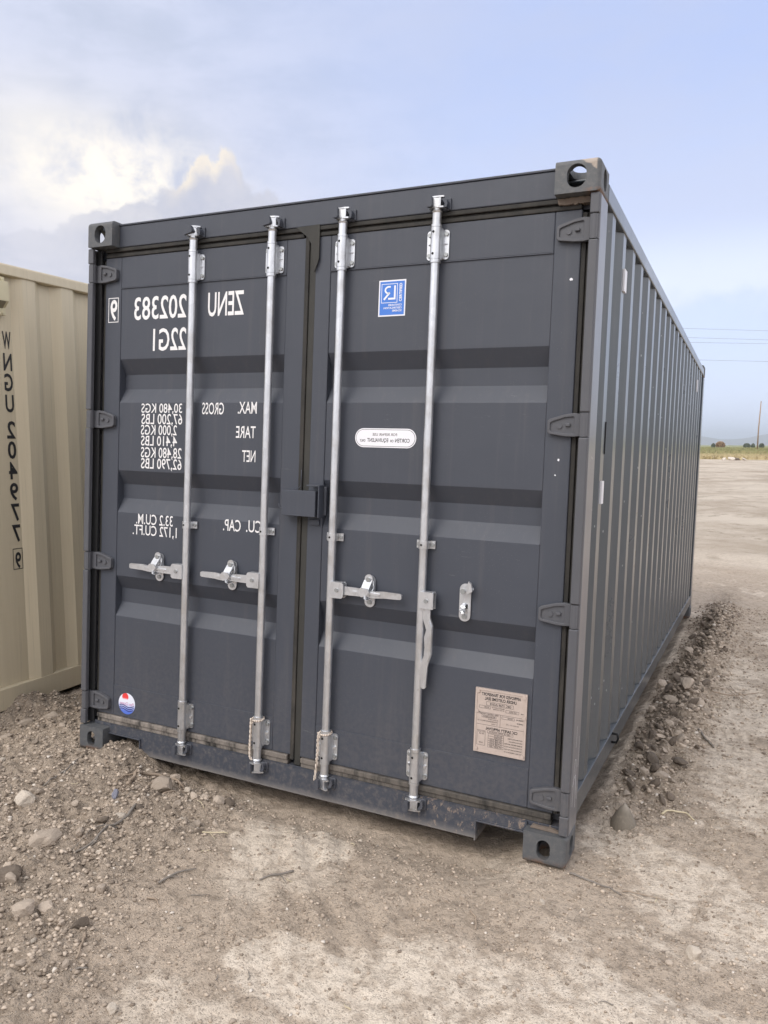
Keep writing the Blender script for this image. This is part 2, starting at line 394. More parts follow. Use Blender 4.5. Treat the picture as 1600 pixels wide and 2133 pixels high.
# ================================================================== the grey container
T = Matrix(((0.999858, 0.0, 0.016871), (-0.000601, 0.999364, 0.035644), (-0.01686, -0.035649, 0.999222)))
box1 = empty('shipping_container'); box1.matrix_world = T.to_4x4()
tag(box1, 'dark grey steel shipping container with closed double doors and four galvanised locking bars', 'shipping container')
for right in (0, 1):
    for rear in (0, 1):
        for tp in (0, 1): put_casting(CAST_T if tp else CAST_B, W, L, H, right, rear, tp, M['cast'], box1)
HZ = [2.352, 1.646, .945, .242]        # hinge heights
def mx(x, right): return W - x if right else x
def bx(mb, right, x0, x1, *a, **kw):
    p, q = mx(x0, right), mx(x1, right); return mb.box(min(p, q), max(p, q), *a, **kw)
for right in (0, 1):
    mb = MB()
    # outer channel web, return flange and the deep inner corner
    bx(mb, right, .000, .012, .034, .168, .118, 2.473)
    bx(mb, right, .012, .034, .158, .168, .118, 2.473)
    bx(mb, right, .012, .10, .118, .128, .118, 2.473)
    bx(mb, right, .012, .022, .168, .186, .118, 2.473)
    mb.build('corner_post', M['paint_post_lit'], box1, .004)
    zs = [.122] + sorted(HZ) + [2.470]
    g = .046
    for i in range(5):
        a = zs[i] + (g if i else 0); b = zs[i + 1] - (g if i < 4 else 0)
        s = MB(); bx(s, right, .001, .034, .009, .026, a, b); bx(s, right, .001, .010, .0262, .036, a, b); s.build('hinge_post_lug', M['paint_hinge'], box1, .007, 3)
    # rear post
    s = MB(); bx(s, right, .002, .07, 5.90, 6.05, .118, 2.473); s.build('corner_post', M['paint_side_lit'], box1, .006)
    # side wall
    prof = corrug(.188, 5.885, .363, W - .008, W - .044)
    if not right: prof = [(W - x, y) for x, y in prof]
    s = MB(); sheet(s, prof, .2325, 2.492, -.002 if right else .002); s.build('side_wall', M['paint_side_lit'], box1, normals=True)
    s = MB(); bx(s, right, .001, .058, .181, 5.878, 2.486, 2.552); s.build('top_side_rail', M['paint_side_lit'], box1, .005)
    s = MB(); bx(s, right, .004, .010, .176, 5.882, .140, .232); bx(s, right, .010, .05, .19, 5.87, .224, .231)
    s.build('bottom_side_rail', M['paint_side_lit'], box1, .002)
# header, sill, rear frame, roof, floor
s = MB(); s.box(.162, 2.276, .050, .110, 2.474, 2.575); s.box(.1615, 2.2765, .085, .125, 2.44, 2.4735); s.build('header', M['paint'], box1, .004)
for a_, b_ in ((.022, .161), (2.277, 2.416)): MB().box(a_, b_, .0862, .150, 2.436, 2.4728).build('header_gusset', M['paint'], box1)
s = MB(); s.box(.150, 2.288, .046, .13, 2.5755, 2.584); s.build('header_lip', M['paint'], box1, .002)
s = MB()
poly = [(.36, .018), (.36, .092), (.162, .092), (.162, .133), (2.276, .133), (2.276, .092), (2.078, .092), (2.078, .018)]
s.prism(poly, .045, .055, 'y'); s.box(.02, 2.418, .056, .15, .118, .134)
for a, b in ((.163, .366), (2.072, 2.275)): s.box(a, b, .036, .0445, .089, .096)
for a in (.361, 2.0705): s.box(a, a + .0065, .036, 2.2, .012, .088)
for a in (.156, 2.2768): s.box(a, a + .005, .18, 2.2, .012, .088)
s.box(.3675, 2.070, .058, .25, .018, .024)
s.build('sill', M['sill'], box1, .0015)
# fork pockets run across under the floor
s = MB()
for a, b in ((.163, .36), (2.079, 2.275)): s.box(a, b, .152, 6.0, .094, .100)
s.box(.14, 2.30, .155, 5.9, .104, .15)
for i in range(17): s.box(.42, 2.02, .45 + i * .33, .50 + i * .33, .03, .103)
s.build('underframe', M['sill'], box1)
s = MB(); s.box(.012, 2.426, .13, 5.95, 2.553, 2.562)
for i in range(16): s.box(.15, 2.288, .30 + .345 * i, .42 + .345 * i, 2.5621, 2.571)
s.build('roof', M['paint_side_lit'], box1, .004)
s = MB(); prof = corrug(.1, 2.34, .2, 6.03, 5.99, .25, .11, .03)
q = [(y, x) for x, y in prof]; q = q + [(x, y - .003) for x, y in q][::-1]
s.prism(q, .2, 2.45, 'z', caps=False); s.box(.162, 2.276, 5.95, 6.04, 2.45, 2.57); s.box(.162, 2.276, 5.95, 6.04, .05, .2)
s.build('end_wall', M['paint_side_lit'], box1)

# ---- doors
DF = .060                                     # outer plane of the door leaves
def door(x0, x1, px0, px1, name='door'):
    s = MB(); z0, z1 = .178, 2.430
    s.box(x0, px0, DF, DF + .05, z0, z1); s.box(px1, x1, DF, DF + .05, z0, z1)
    s.box(px0, px1, DF, DF + .05, 2.281, z1 - .0003); s.box(px0, px1, DF, DF + .05, z0 + .0003, .329)
    d = s.build(name, M['paint'], box1, .004)
    # pressed panel with three troughs
    dp = .038; zz = [(.3285, 0), (.680, 0), (.745, dp), (.815, dp), (.880, 0), (1.195, 0), (1.262, dp), (1.332, dp), (1.400, 0), (1.730, 0), (1.797, dp), (1.868, dp), (1.940, 0), (2.2815, 0)]
    p = [(DF + .004 + a, z) for z, a in zz]
    q = p + [(y + .003, z) for y, z in p][::-1]
    s2 = MB(); s2.prism(q, px0 + .001, px1 - .001, 'x')
    s2.build('door_panel', M['paint'], d, .006, 3, angle=20)
    # weld seams round the panel
    for a, b, c_, e in ((px0, px1, 2.279, 2.283), (px0, px1, .327, .331)): MB().box(a, b, DF - .0012, DF + .006, c_, e).build('weld_seam', M['paint'], d, .001)
    return d
doorL = door(.070, 1.212, .170, 1.110)
doorR = door(1.226, 2.368, 1.328, 2.270)
# rubber gaskets, with a lip that stands a little proud
def gasket(parent, x0, x1, mid_left):
    s = MB(); s.box(x0, x1, DF - .004, DF + .03, 2.4305, 2.4465); s.box(x0, x1, DF + .004, DF + .03, 2.447, 2.455); s.box(x0, x1, DF - .008, DF + .02, 2.4555, 2.4725)
    if mid_left:
        s.box(.054, .0695, DF + .006, DF + .04, .178, 2.42)
    else:
        s.box(2.3685, 2.386, DF + .004, DF + .04, .178, 2.42); s.box(2.3865, 2.403, DF + .012, DF + .045, .178, 2.42)
    s.build('gasket_or_gap_shade', M['gasket'], parent, .003)
    if mid_left: MB().box(.0130, .0530, .050, .056, .125, 2.470).build('gasket_or_gap_shade', M['black'], parent, .001)  # black strip standing in for the deep shade of the post gap
    s = MB(); s.box(x0, x1, DF - .004, DF + .03, .1345, .1545); s.box(x0 + .001, x1 - .001, DF - .0115, DF + .03, .1555, .1775)
    s.build('gasket_or_gap_shade', M['gasket_low'], parent, .003)
gasket(doorL, .072, 1.195, True); gasket(doorR, 1.262, 2.366, False)
s = MB(); s.box(1.206, 1.2255, DF - .007, DF + .02, .16, 2.452)
s.build('gasket_or_gap_shade', M['gasket'], doorL, .003); s = MB()
s.prism([(1.16, 2.474), (1.216, 2.4305), (1.236, 2.40), (1.2555, 2.28), (1.276, 2.335), (1.276, 2.478)], DF - .012, DF - .0065, 'y')
s.box(1.2265, 1.257, DF - .001, DF + .02, .138, 2.40)
s.build('gasket_or_gap_shade', M['gasket_dark'], doorL, .003)

# hinges
def hinge(parent, right, z):
    s = MB()
    blade = [(.030, .040), (.060, .044), (.095, .038), (.148, .022), (.156, .015), (.156, -.026), (.148, -.034), (.09, -.042), (.06, -.043), (.030, -.040)]
    pl = [(mx(x, right), z + dz) for x, dz in blade]
    s.prism(pl, DF - .014, DF - .0015, 'y')
    inner = [(.058, .028), (.062, .031), (.094, .027), (.136, .013), (.146, .007), (.146, -.020), (.138, -.026), (.09, -.031), (.062, -.032), (.058, -.030)]
    po = [(mx(x, right), z + dz) for x, dz in blade]; pi_ = [(mx(x, right), z + dz) for x, dz in inner]; n = 10; ya, yb_ = DF - .021, DF - .0142
    vs = [(a, ya, c_) for a, c_ in po] + [(a, ya, c_) for a, c_ in pi_] + [(a, yb_, c_) for a, c_ in pi_] + [(a, yb_, c_) for a, c_ in po]
    fs = [(i, (i + 1) % n, n + (i + 1) % n, n + i) for i in range(n)] + [(n + i, n + (i + 1) % n, 2 * n + (i + 1) % n, 2 * n + i) for i in range(n)] + [(i, (i + 1) % n, 3 * n + (i + 1) % n, 3 * n + i) for i in range(n)]
    s.add(vs, fs)
    bx(s, right, .072, .090, DF - .024, DF - .0141, z - .005, z + .006)
    s.cyl((mx(.112, right), DF - .0185, z - .004), .010, .0045, 'y', 16)
    bx(s, right, .004, .032, .012, DF + .004, z - .042, z + .042)
    s.cyl((mx(.018, right), .0265, z - .0435), .0172, .087, 'z', 20)
    return s.build('hinge', M['paint_hinge'], parent, .0022, 2)
for z in HZ: hinge(doorL, 0, z); hinge(doorR, 1, z)

# ---- writing on the left door (mirrored, as in the picture)
s = MB(); YT = DF + .0030
TX = [('ZENU', .890, .691, 2.228, 2.124), ('202383', .567, .252, 2.230, 2.127), ('22G1', .570, .372, 2.077, 1.977),
      ('30,480 KGS', .556, .309, 1.725, 1.682), ('67,200 LBS', .558, .311, 1.676, 1.628), ('2,000 KGS', .528, .309, 1.623, 1.577), ('4,410 LBS', .530, .311, 1.571, 1.525),
      ('28,480 KGS', .558, .312, 1.516, 1.468), ('62,790 LBS', .560, .314, 1.463, 1.415), ('TARE', .971, .865, 1.624, 1.572), ('NET', .974, .902, 1.516, 1.465),
      ('MAX.', .974, .872, 1.733, 1.681), ('GROSS', .795, .672, 1.729, 1.677), ('CU.', 1.018, .935, 1.202, 1.150), ('CAP.', .905, .808, 1.199, 1.148), ('33.2 CU.M.', .516, .291, 1.193, 1.145), ('1,172 CU.FT.', .541, .271, 1.139, 1.092)]
for t, a, b, zt, zb in TX: put_text(s, t, a, b, zt, zb, YT, off=.012 if zt - zb > .08 else .006)
s.build('lettering', M['white'], doorL)
s = MB(); yb = DF - .0008; put_text(s, '9', .148, .104, 2.225, 2.132, yb, off=.02)
for a in ((.091, .156, 2.2345, 2.238), (.091, .156, 2.119, 2.1225)): s.add([(a[0], yb, a[2]), (a[1], yb, a[2]), (a[1], yb, a[3]), (a[0], yb, a[3])], [(0, 1, 2, 3)])
for a in ((.091, .0945, 2.1226, 2.2344), (.1525, .156, 2.1226, 2.2344)): s.add([(a[0], yb, a[2]), (a[1], yb, a[2]), (a[1], yb, a[3]), (a[0], yb, a[3])], [(0, 1, 2, 3)])
s.build('lettering', M['white'], doorL)

def ring(mb, x0, x1, z0, z1, t, y, mi):
    for a, b, c_, d in ((x0, x1, z0, z0 + t), (x0, x1, z1 - t, z1), (x0, x0 + t, z0 + t, z1 - t), (x1 - t, x1, z0 + t, z1 - t)):
        mb.add([(a, y, c_), (b, y, c_), (b, y, d), (a, y, d)], [(0, 1, 2, 3)], mi)
def quad(mb, x0, x1, z0, z1, y, mi): mb.add([(x0, y, z0), (x1, y, z0), (x1, y, z1), (x0, y, z1)], [(0, 1, 2, 3)], mi)
# blue certification sticker
s = MB(); y0 = DF + .0030; X = lambda u: 1.557 + .120 * u; Z = lambda v: 2.226 - .146 * v
s.box(X(0), X(1), y0 - .0006, y0 + .0004, Z(1), Z(0), 0)
quad(s, X(.045), X(.955), Z(.962), Z(.038), y0 - .0010, 1)
ring(s, X(.10), X(.70), Z(.63), Z(.10), .0022, y0 - .0014, 0)
bar = lambda pts, w_: s.add(*ribbon(pts, w_, y0 - .0014), 0)
def ribbon(pts, w_, y):
    vs = []; n = len(pts)
    for i, p in enumerate(pts):
        a = Vector(pts[max(i - 1, 0)]); b = Vector(pts[min(i + 1, n - 1)]); t = (b - a).normalized(); nn = Vector((-t.y, t.x)) * w_ / 2
        vs += [(p[0] + nn.x, y, p[1] + nn.y), (p[0] - nn.x, y, p[1] - nn.y)]
    return vs, [(2 * i, 2 * i + 1, 2 * i + 3, 2 * i + 2) for i in range(n - 1)]
bar([(X(.60), Z(.155)), (X(.60), Z(.50))], .0075); bar([(X(.63), Z(.515)), (X(.36), Z(.515))], .0075)
arc = [(X(.44), Z(.185))] + [(X(.38) - .0165 * math.sin(a), Z(.275) + .0135 * math.cos(a)) for a in [math.pi * i / 10 for i in range(1, 10)]] + [(X(.40), Z(.365))]
bar(arc, .0068); bar([(X(.41), Z(.345)), (X(.20), Z(.535))], .0078)
put_vtext(s, 'CERTIFIED', Z(.60), Z(.10), X(.86), X(.77), y0 - .0014, 0, .03)
put_text(s, 'CONTAINER', X(.87), X(.36), Z(.665), Z(.715), y0 - .0014, 0, .02)
put_text(s, 'CERTIFICATION', X(.87), X(.20), Z(.745), Z(.795), y0 - .0014, 0, .02)
put_text(s, 'SCHEME', X(.87), X(.52), Z(.825), Z(.875), y0 - .0014, 0, .02)
s.build('certification_sticker', [M['stickwhite'], M['blue']], doorR)
# oval repair sticker
s = MB(); cx, cz, hw, hh = 1.6095, 1.5845, .1385, .0395
def pill(w_, h_): return [(cx + a, cz + b) for a, b in slot_poly(2 * w_, 2 * h_, 9)]
def flat(mb, poly, y, mi): mb.add([(a, y, b) for a, b in poly], [tuple(range(len(poly)))], mi)
s.prism(pill(hw, hh), y0 - .0006, y0 + .0004, 'y', 0)
flat(s, pill(hw - .0045, hh - .0045), y0 - .0009, 1); flat(s, pill(hw - .0062, hh - .0062), y0 - .0012, 0)
put_text(s, 'FOR REPAIR USE', 1.663, 1.552, 1.604, 1.5935, y0 - .0015, 2, .01)
for t, a, b, h_ in (('CORTEN', 1.720, 1.655, .015), ('OR', 1.648, 1.632, .010), ('EQUIVALENT', 1.624, 1.528, .015), ('ONLY', 1.520, 1.494, .010)):
    put_text(s, t, a, b, 1.568 + h_, 1.568, y0 - .0015, 1, .015)
s.build('repair_sticker', [M['stickwhite'], M['ink'], M['ink_soft']], doorR)
# data plate
s = MB(); px0, px1, pz0, pz1 = 2.047, 2.253, .363, .617; PX = lambda u: px0 + (px1 - px0) * u; PZ = lambda v: pz1 - (pz1 - pz0) * v
yp = DF - .0010
s.box(px0, px1, yp - .002, yp + .008, pz0, pz1, 0)
for a, b, c_, d in ((px0, px1, pz0, pz0 + .008), (px0, px1, pz1 - .008, pz1), (px0, px0 + .007, pz0 + .0085, pz1 - .0085), (px1 - .007, px1, pz0 + .0085, pz1 - .0085)): s.box(a, b, yp - .0045, yp - .0021, c_, d, 0)
for u, v in ((.055, .05), (.945, .05), (.045, .36), (.955, .36), (.05, .95), (.95, .95)): s.cyl((PX(u), yp - .0075, PZ(v)), .0068, .004, 'y', 12, 0)
yk = yp - .0024
def T_(t, u0, u1, v0, v1, mi=1, off=.015): put_text(s, t, PX(u0), PX(u1), PZ(v0), PZ(v1), yk, mi, off)
def hl(u0, u1, v, t=.0012): quad(s, PX(u0), PX(u1), PZ(v) - t / 2, PZ(v) + t / 2, yk, 2)
def vl(u, v0, v1, t=.0012): quad(s, PX(u) - t / 2, PX(u) + t / 2, PZ(v1), PZ(v0), yk, 2)
def bxx(u0, u1, v0, v1): hl(u0, u1, v0); hl(u0, u1, v1); vl(u0, v0, v1); vl(u1, v0, v1)
T_('APPROVED FOR TRANSPORT', .88, .12, .065, .11, off=.03); T_('UNDER CUSTOMS SEAL', .80, .18, .13, .175, off=.03)
bxx(.22, .74, .20, .255); T_('GB/C 17568 LR/2018', .70, .29, .213, .245)
T_('TYPE', .94, .89, .30, .32); bxx(.60, .85, .285, .325); T_('CX09-20TSA', .82, .66, .295, .315, 2)
T_("MANUFACTURER'S NO.", .57, .32, .27, .287, 2); T_('OF THE CONTAINER', .57, .35, .297, .314, 2); bxx(.08, .30, .27, .31); T_('202383', .28, .18, .28, .30, 2)
hl(.04, .96, .375); vl(.50, .375, .565); hl(.04, .96, .565)
T_('TIMBER COMPONENT TREATMENT', .47, .08, .385, .405, 2); bxx(.14, .42, .415, .45); T_('IM/TAILILEUM/2018', .40, .16, .423, .443, 2)
T_('MANUFACTURED BY', .46, .26, .465, .48, 2); T_('CONTAINER MANUFACTURING CO., LTD', .46, .06, .495, .512, 2); T_('P.R. CHINA', .46, .33, .53, .546, 2)
T_("OWNER'S NO.", .94, .80, .40, .42); bxx(.53, .77, .395, .43); T_('202383', .74, .64, .402, .422, 2); T_('OWNED BY', .94, .82, .455, .475); T_('SEA BOX CO., LTD', .86, .62, .50, .515, 2)
T_('CSC SAFETY APPROVAL', .84, .22, .595, .635, off=.03)
bxx(.26, .76, .65, .68); T_('GB LR 23001-03/2018', .70, .30, .655, .672, 2)
for i, (t, u) in enumerate((('DATE MANUFACTURED', .66), ('IDENTIFICATION NO.', .68), ('MAXIMUM OPERATING GROSS MASS', .60), ('ALLOWABLE STACKING LOAD FOR 1.8G', .60), ('TRANSVERSE RACKING TEST FORCE', .60), ('END WALL STRENGTH 0.4 PG', .60))):
    T_(t, .94, u, .71 + i * .042, .727 + i * .042)
for i in range(7): hl(.28, .58, .695 + i * .035)
vl(.28, .695, .905); vl(.58, .695, .905); vl(.43, .765, .87)
for i, t in enumerate(('03/2018', '202383', '30,480 KGS', '192,000 KGS', '15,240 KGS', '67,200 LBS')): T_(t, .55, .31 if i > 1 else .40, .70 + i * .035, .722 + i * .035, 2)
bxx(.06, .22, .66, .89); T_('NEXT DATE', .21, .08, .67, .69, 2); T_('03.23', .20, .10, .70, .72, 2); T_('ACEP', .18, .10, .84, .86, 2)
s.build('safety_plate', [M['plate'], M['ink'], M['ink_soft']], doorR, 0)
# round sticker: pale disc, red sun, lettering, blue waves
def f_pan(k, b, P):
    x, y, z = k.sep(P); cxx, czz = .259, .249
    bl = k.sm(z, .262, .205); c = k.mix(bl, (.78, .80, .88), (.09, .17, .62))
    dx = k.m('SUBTRACT', x, .249); dz = k.m('SUBTRACT', z, .282); r = k.m('SQRT', k.m('ADD', k.m('MULTIPLY', dx, dx), k.m('MULTIPLY', dz, dz)))
    c = k.mix(k.m('MULTIPLY', k.sm(r, .0215, .019), k.sm(z, .266, .278)), c, (.80, .06, .06))
    k.put(b.inputs['Base Color'], c); b.inputs['Roughness'].default_value = .35
M['pan'] = mat('round_sticker_print', f_pan); M['navy'] = mat('navy_print', None, (.01, .02, .16), .5); M['pink'] = mat('magenta_print', None, (.55, .16, .34), .5)
s = MB(); ycl = DF - .0010; cxx, czz = .259, .249
s.prism([(cxx + .0525 * math.cos(a), czz + .0525 * math.sin(a)) for a in [2 * math.pi * i / 40 for i in range(40)]], ycl - .0004, ycl + .003, 'y', 0)
put_text(s, 'Pan Ocean', cxx + .043, cxx - .043, czz + .008, czz - .007, ycl - .0008, 1, .0)
for j in range(3):
    pts = []
    for i in range(21):
        u = -1 + i / 10; xx = .046 * u; zz_ = -.012 - .0095 * j - .005 * math.sin(u * 3.6 + .6)
        rr = math.sqrt(max(0, .0515 ** 2 - zz_ ** 2))
        if abs(xx) < rr: pts.append((cxx + xx, czz + zz_))
    s.add(*ribbon(pts, .0042, ycl - .0008), 2)
s.build('round_sticker', [M['pan'], M['pink'], M['navy']], doorL)

# ---- lock box across the two leaves
s = MB(); z0, z1 = 1.242, 1.352
s.box(1.156, 1.322, .002, .006, z0, z1); s.box(1.156, 1.160, .0065, DF, z0, z1); s.box(1.1605, 1.3215, .0065, DF, z1 - .004, z1 - .0002)
s.box(1.318, 1.322, .0065, .03, z0, z1); s.box(1.22, 1.27, .0065, DF - .008, z0 + .012, z1 - .006)
lb = s.build('lock_box', M['paint'], doorL, .006, 3)
s = MB(); s.box(1.334, 1.339, .004, DF, 1.240, 1.378); s.box(1.276, 1.3335, .004, DF - .006, 1.372, 1.378); s.box(1.3395, 1.352, .045, DF, 1.25, 1.372); s.box(1.27, 1.318, DF - .012, DF - .0005, 1.205, 1.228)
s.build('lock_bracket', M['paint'], doorR, .0015)
s = MB(); s.tube([(1.160, .03, 1.287), (1.150, .03, 1.278), (1.142, .03, 1.270), (1.134, .03, 1.270), (1.128, .03, 1.277), (1.127, .03, 1.290)], .0035)
s.build('wire_hook', M['paint'], doorL); s = MB()
s.tube([(1.226, .045, 1.44), (1.2265, .045, 1.40), (1.226, .042, 1.37), (1.214, .04, 1.358), (1.20, .04, 1.356)], .0018)
s.build('wire_hook', M['paint'], doorL)

# ---- locking bars
RY = .030; RR = .0168
def sleeve(zc, h_, wide, x, r=.0212, right_only=False):
    s = MB(); pts = []
    for i in range(13):
        a = math.pi * i / 12; pts.append((x - r * math.cos(a), RY - r * math.sin(a)))
    lo = -wide if not right_only else -.026
    out = [(x + lo, DF - .001), (x + lo, DF - .006), (x - r, DF - .007)] + pts + [(x + r, DF - .007), (x + wide, DF - .006), (x + wide, DF - .001)]
    s.prism(out, zc - h_ / 2, zc + h_ / 2, 'z', 0)
    return s
def bracket(parent, x, zc, h_=.122, flip=False):
    s = MB(); r = .0212; pts = [(x - r * math.cos(math.pi * i / 14), RY - r * math.sin(math.pi * i / 14)) for i in range(15)]
    body_ = [(x - r, DF - .0065)] + pts + [(x + r, DF - .0065)]
    s.prism(body_, zc - h_ / 2, zc + h_ / 2, 'z', 0)
    # flared webs to the bolted flange
    for sg in (-1, 1):
        s.prism([(x + sg * (r + .0002), RY + .004), (x + sg * (r + .007), DF - .010), (x + sg * (r + .007), DF - .0065), (x + sg * (r + .0002), DF - .0065)], zc - h_ / 2 + .006, zc + h_ / 2 - .006, 'z', 0)
        s.prism([(x + sg * .030, DF - .0066), (x + sg * .042, DF - .0066), (x + sg * .030, RY + .012)], zc - .003 - (.004 if flip else -.004), zc + .003, 'z', 0)
    hw_ = .046; pl = [(x + a, zc + b) for a, b in round_rect(hw_, h_ / 2 - .004, .012)]
    s.prism(pl, DF - .006, DF - .0005, 'y', 0)
    for sg in (-1, 1):
        for dz in (-.040, .040): s.cyl((x + sg * .0355, DF - .0125, zc + dz), .0078, .0064, 'y', 12, 1, r2=.0086)
    for dz in (-.042, .042): s.cyl((x - .004, RY - r - .0008, zc + dz), .0050, .003, 'y', 12, 2)
    return s.build('bar_bracket', [M['galv'], M['bolt'], M['black']], parent, .0018)
def round_rect(hx, hz, r, n=5):
    P = []
    for q, (a_, b_) in enumerate(((1, 1), (-1, 1), (-1, -1), (1, -1))):
        for i in range(n):
            a = math.pi / 2 * (q + i / (n - 1)); P.append((a_ * (hx - r) + r * math.cos(a), b_ * (hz - r) + r * math.sin(a)))
    return P
def cam_end(parent, x, zb, sg, rot=0.0):
    """zb: end of the bracket; sg +1 upwards, -1 downwards"""
    s = MB()
    def cy(z, h_, r, r2=None): s.cyl((x, RY, zb + sg * z), r, sg * h_, 'z', 20, 0, r2=r2)
    cy(.001, .010, .0215); cy(.0105, .045, .0178); cy(.055, .006, .0182, .0212); cy(.061, .006, .0212, .0165); cy(.067, .010, .0160)
    c_, s_ = math.cos(rot), math.sin(rot)
    def P(a, b): return (x + a * c_ - b * s_, RY + a * s_ + b * c_)
    def plate(poly, z, h_): s.prism([P(a, b) for a, b in poly], zb + sg * z, zb + sg * (z + h_), 'z', 0)
    plate([(-.034, -.006), (-.020, -.016), (.010, -.018), (.030, -.012), (.034, -.002), (.020, .004), (.005, .020), (-.012, .020), (-.02, .006), (-.033, .002)], .073, .006)
    plate([(-.012, -.017), (.016, -.015), (.013, .012), (-.010, .014)], .0785, .032)
    plate([(-.036, -.008), (-.018, -.016), (.012, -.019), (.032, -.015), (.034, -.006), (.016, .004), (.004, .020), (-.012, .018), (-.034, .000)], .1115, .006)
    plate([(.012, -.018), (.020, -.016), (.018, -.002), (.010, -.004)], .079, .032)
    return s.build('cam_end', M['galv'], parent, .0018)
def keeper(parent, x, zb, sg, yb, wide=0):
    s = MB(); z = lambda a: zb + sg * a
    zz_ = sorted((z(.080), z(.112)))
    s.prism([(x - .035, zz_[0] - .002), (x - .031, zz_[0] - .006), (x - .014 + wide, zz_[0] - .006 + wide * .4), (x - .010 + wide, zz_[0] + .002 + wide * .3), (x - .013 + wide * .7, zz_[1] + .004), (x - .029, zz_[1] + .003)], -.004, yb, 'y', 0)
    pts = [(x + .024 + .0, z(.104)), (x + .034, z(.107)), (x + .044, z(.100)), (x + .047, z(.088)), (x + .044, z(.072)), (x + .034, z(.070)), (x + .036, z(.086)), (x + .030, z(.095))]
    s.prism(pts, .014, yb, 'y', 0)
    a, b = sorted((z(.068), z(.114))); s.box(x - .036, x + .052, yb - .008, yb - .0005, a, b, 0)
    return s.build('cam_keeper', M['paint'], parent, .003)
def handle(parent, x, zc, sg, hang=False):
    """sg: direction the lever points; lever stands off the door in its retainer"""
    s = MB(); y0 = .022
    def P(a, b):   # along, across
        return (x + b, zc - a) if hang else (x + sg * a, zc + b)
    def bar_(poly, ya, yb, mi=0): s.prism([P(a, b) for a, b in poly], ya, yb, 'y', mi)
    # clevis welded on the bar
    y0 = .020
    cl_ = [(-.004, -.034), (.052, -.034), (.060, -.026), (.060, .026), (.052, .034), (-.004, .034)]
    if hang: cl_ = [(-.034, .000), (-.028, -.004), (.034, -.004), (.034, .058), (-.026, .058), (-.034, .052)]
    bar_(cl_, y0 - .012, y0 - .006); bar_(cl_, y0 + .016, y0 + .022)
    if hang: s.prism([P(-.034, -.002), P(-.028, -.002), P(-.028, .056), P(-.034, .056)], y0 - .0055, y0 + .0155, 'y')
    else: bar_([(-.004, .028), (.052, .028), (.052, .034), (-.004, .034)], y0 - .0055, y0 + .0155)
    cc = P(.030 if not hang else .002, 0 if not hang else .028); s.cyl((cc[0], y0 - .017, cc[1]), .0085, .042, 'y', 12, 1)
    off = 0.0
    A = [(.034, .018), (.120, .017), (.150, .012), (.205, .010), (.240, .014), (.315, .012), (.322, .008), (.322, -.008), (.315, -.012), (.240, -.014), (.205, -.018), (.150, -.016), (.120, -.017), (.034, -.018)]
    if hang: A = [(.030, .044), (.070, .044), (.100, .056), (.215, .056), (.255, .044), (.270, .041), (.352, .037), (.358, .031), (.358, .021), (.352, .015), (.260, .011), (.225, .024), (.190, .026), (.150, .022), (.120, .030), (.075, .014), (.030, .013)]
    bar_([(a, b + off * .6) for a, b in A], y0 - .002, y0 + .008)
    rib_ = [(.100, .003), (.160, .006), (.225, .003), (.225, -.005), (.160, -.003), (.100, -.004)]
    if hang: rib_ = [(.080, .042), (.105, .054), (.213, .054), (.250, .040), (.246, .034), (.208, .047), (.11, .047), (.085, .036)]
    bar_([(a, b + off * .6) for a, b in rib_], y0 - .008, y0 - .0022)
    return s.build('handle', [M['galv'], M['bolt']], parent, .0022)
def retainer(parent, x, zc, closed=True):
    s = MB(); hz = .067 if closed else .075
    s.prism([(x + a, zc + b) for a, b in slot_poly(.047, 2 * hz, 9)], DF - .006, DF - .0006, 'y', 0)
    if closed:
        # latch plate bolted over the back plate, cranked out over the lever, with the hook under it
        s.prism([(x - .001 + a, zc + .046 + b) for a, b in slot_poly(.036, .052, 9)], DF - .020, DF - .014, 'y', 0)
        s.prism([(DF - .020, zc + .048), (DF - .014, zc + .048), (.016, zc + .010), (.016, zc - .016), (.009, zc - .016), (.009, zc + .014)], x - .021, x + .015, 'x', 0)
        s.prism([(x - .006 + a, zc - .001 + b) for a, b in [(-.028, .004), (-.014, .020), (.016, .018), (.026, .004), (.012, -.014), (-.010, -.019), (-.026, -.006)]], .003, .0088, 'y', 0)
        s.cyl((x - .001, DF - .027, zc + .050), .0102, .007, 'y', 14, 1)
        s.tube([(x, DF - .006, zc - .020), (x, DF - .02, zc - .024), (x, .020, zc - .026), (x, .010, zc - .022), (x, .010, zc - .012)], .0085, 8, 0)
        s.cyl((x, DF - .012, zc - .046), .0095, .006, 'y', 14, 1)
        s.tube([(x + .019, DF - .012, zc + .045), (x + .022, DF - .02, zc + .020), (x + .020, .03, zc - .002), (x + .017, .02, zc - .012)], .004, 6, 0)
    else:
        s.prism([(x + a, zc + .048 + b) for a, b in [(-.012, -.016), (.012, -.014), (.034, .0), (.040, .012), (.034, .018), (.026, .034), (.018, .040), (.014, .030), (.004, .016), (-.014, .012)]], DF - .026, DF - .019, 'y', 0)
        s.prism([(x + .028, zc + .044), (x + .038, zc + .050), (x + .032, zc + .082), (x + .022, zc + .086)], DF - .038, DF - .0265, 'y', 0)
        s.cyl((x - .002, DF - .034, zc + .047), .0105, .028, 'y', 14, 1)
        s.box(x - .014, x + .012, DF - .0063, DF - .0058, zc - .024, zc - .006, 2)
        s.tube([(x - .002, DF - .006, zc - .012), (x - .002, DF - .026, zc - .016), (x - .002, DF - .030, zc - .026), (x - .002, DF - .022, zc - .034)], .011, 8, 0)
        s.cyl((x, DF - .013, zc - .056), .0098, .007, 'y', 14, 1)
    return s.build('handle_retainer', [M['galv'], M['bolt'], M['black']], parent, .0018)
header = [o for o in C.objects if o.name == 'header'][0]; sill = [o for o in C.objects if o.name == 'sill'][0]
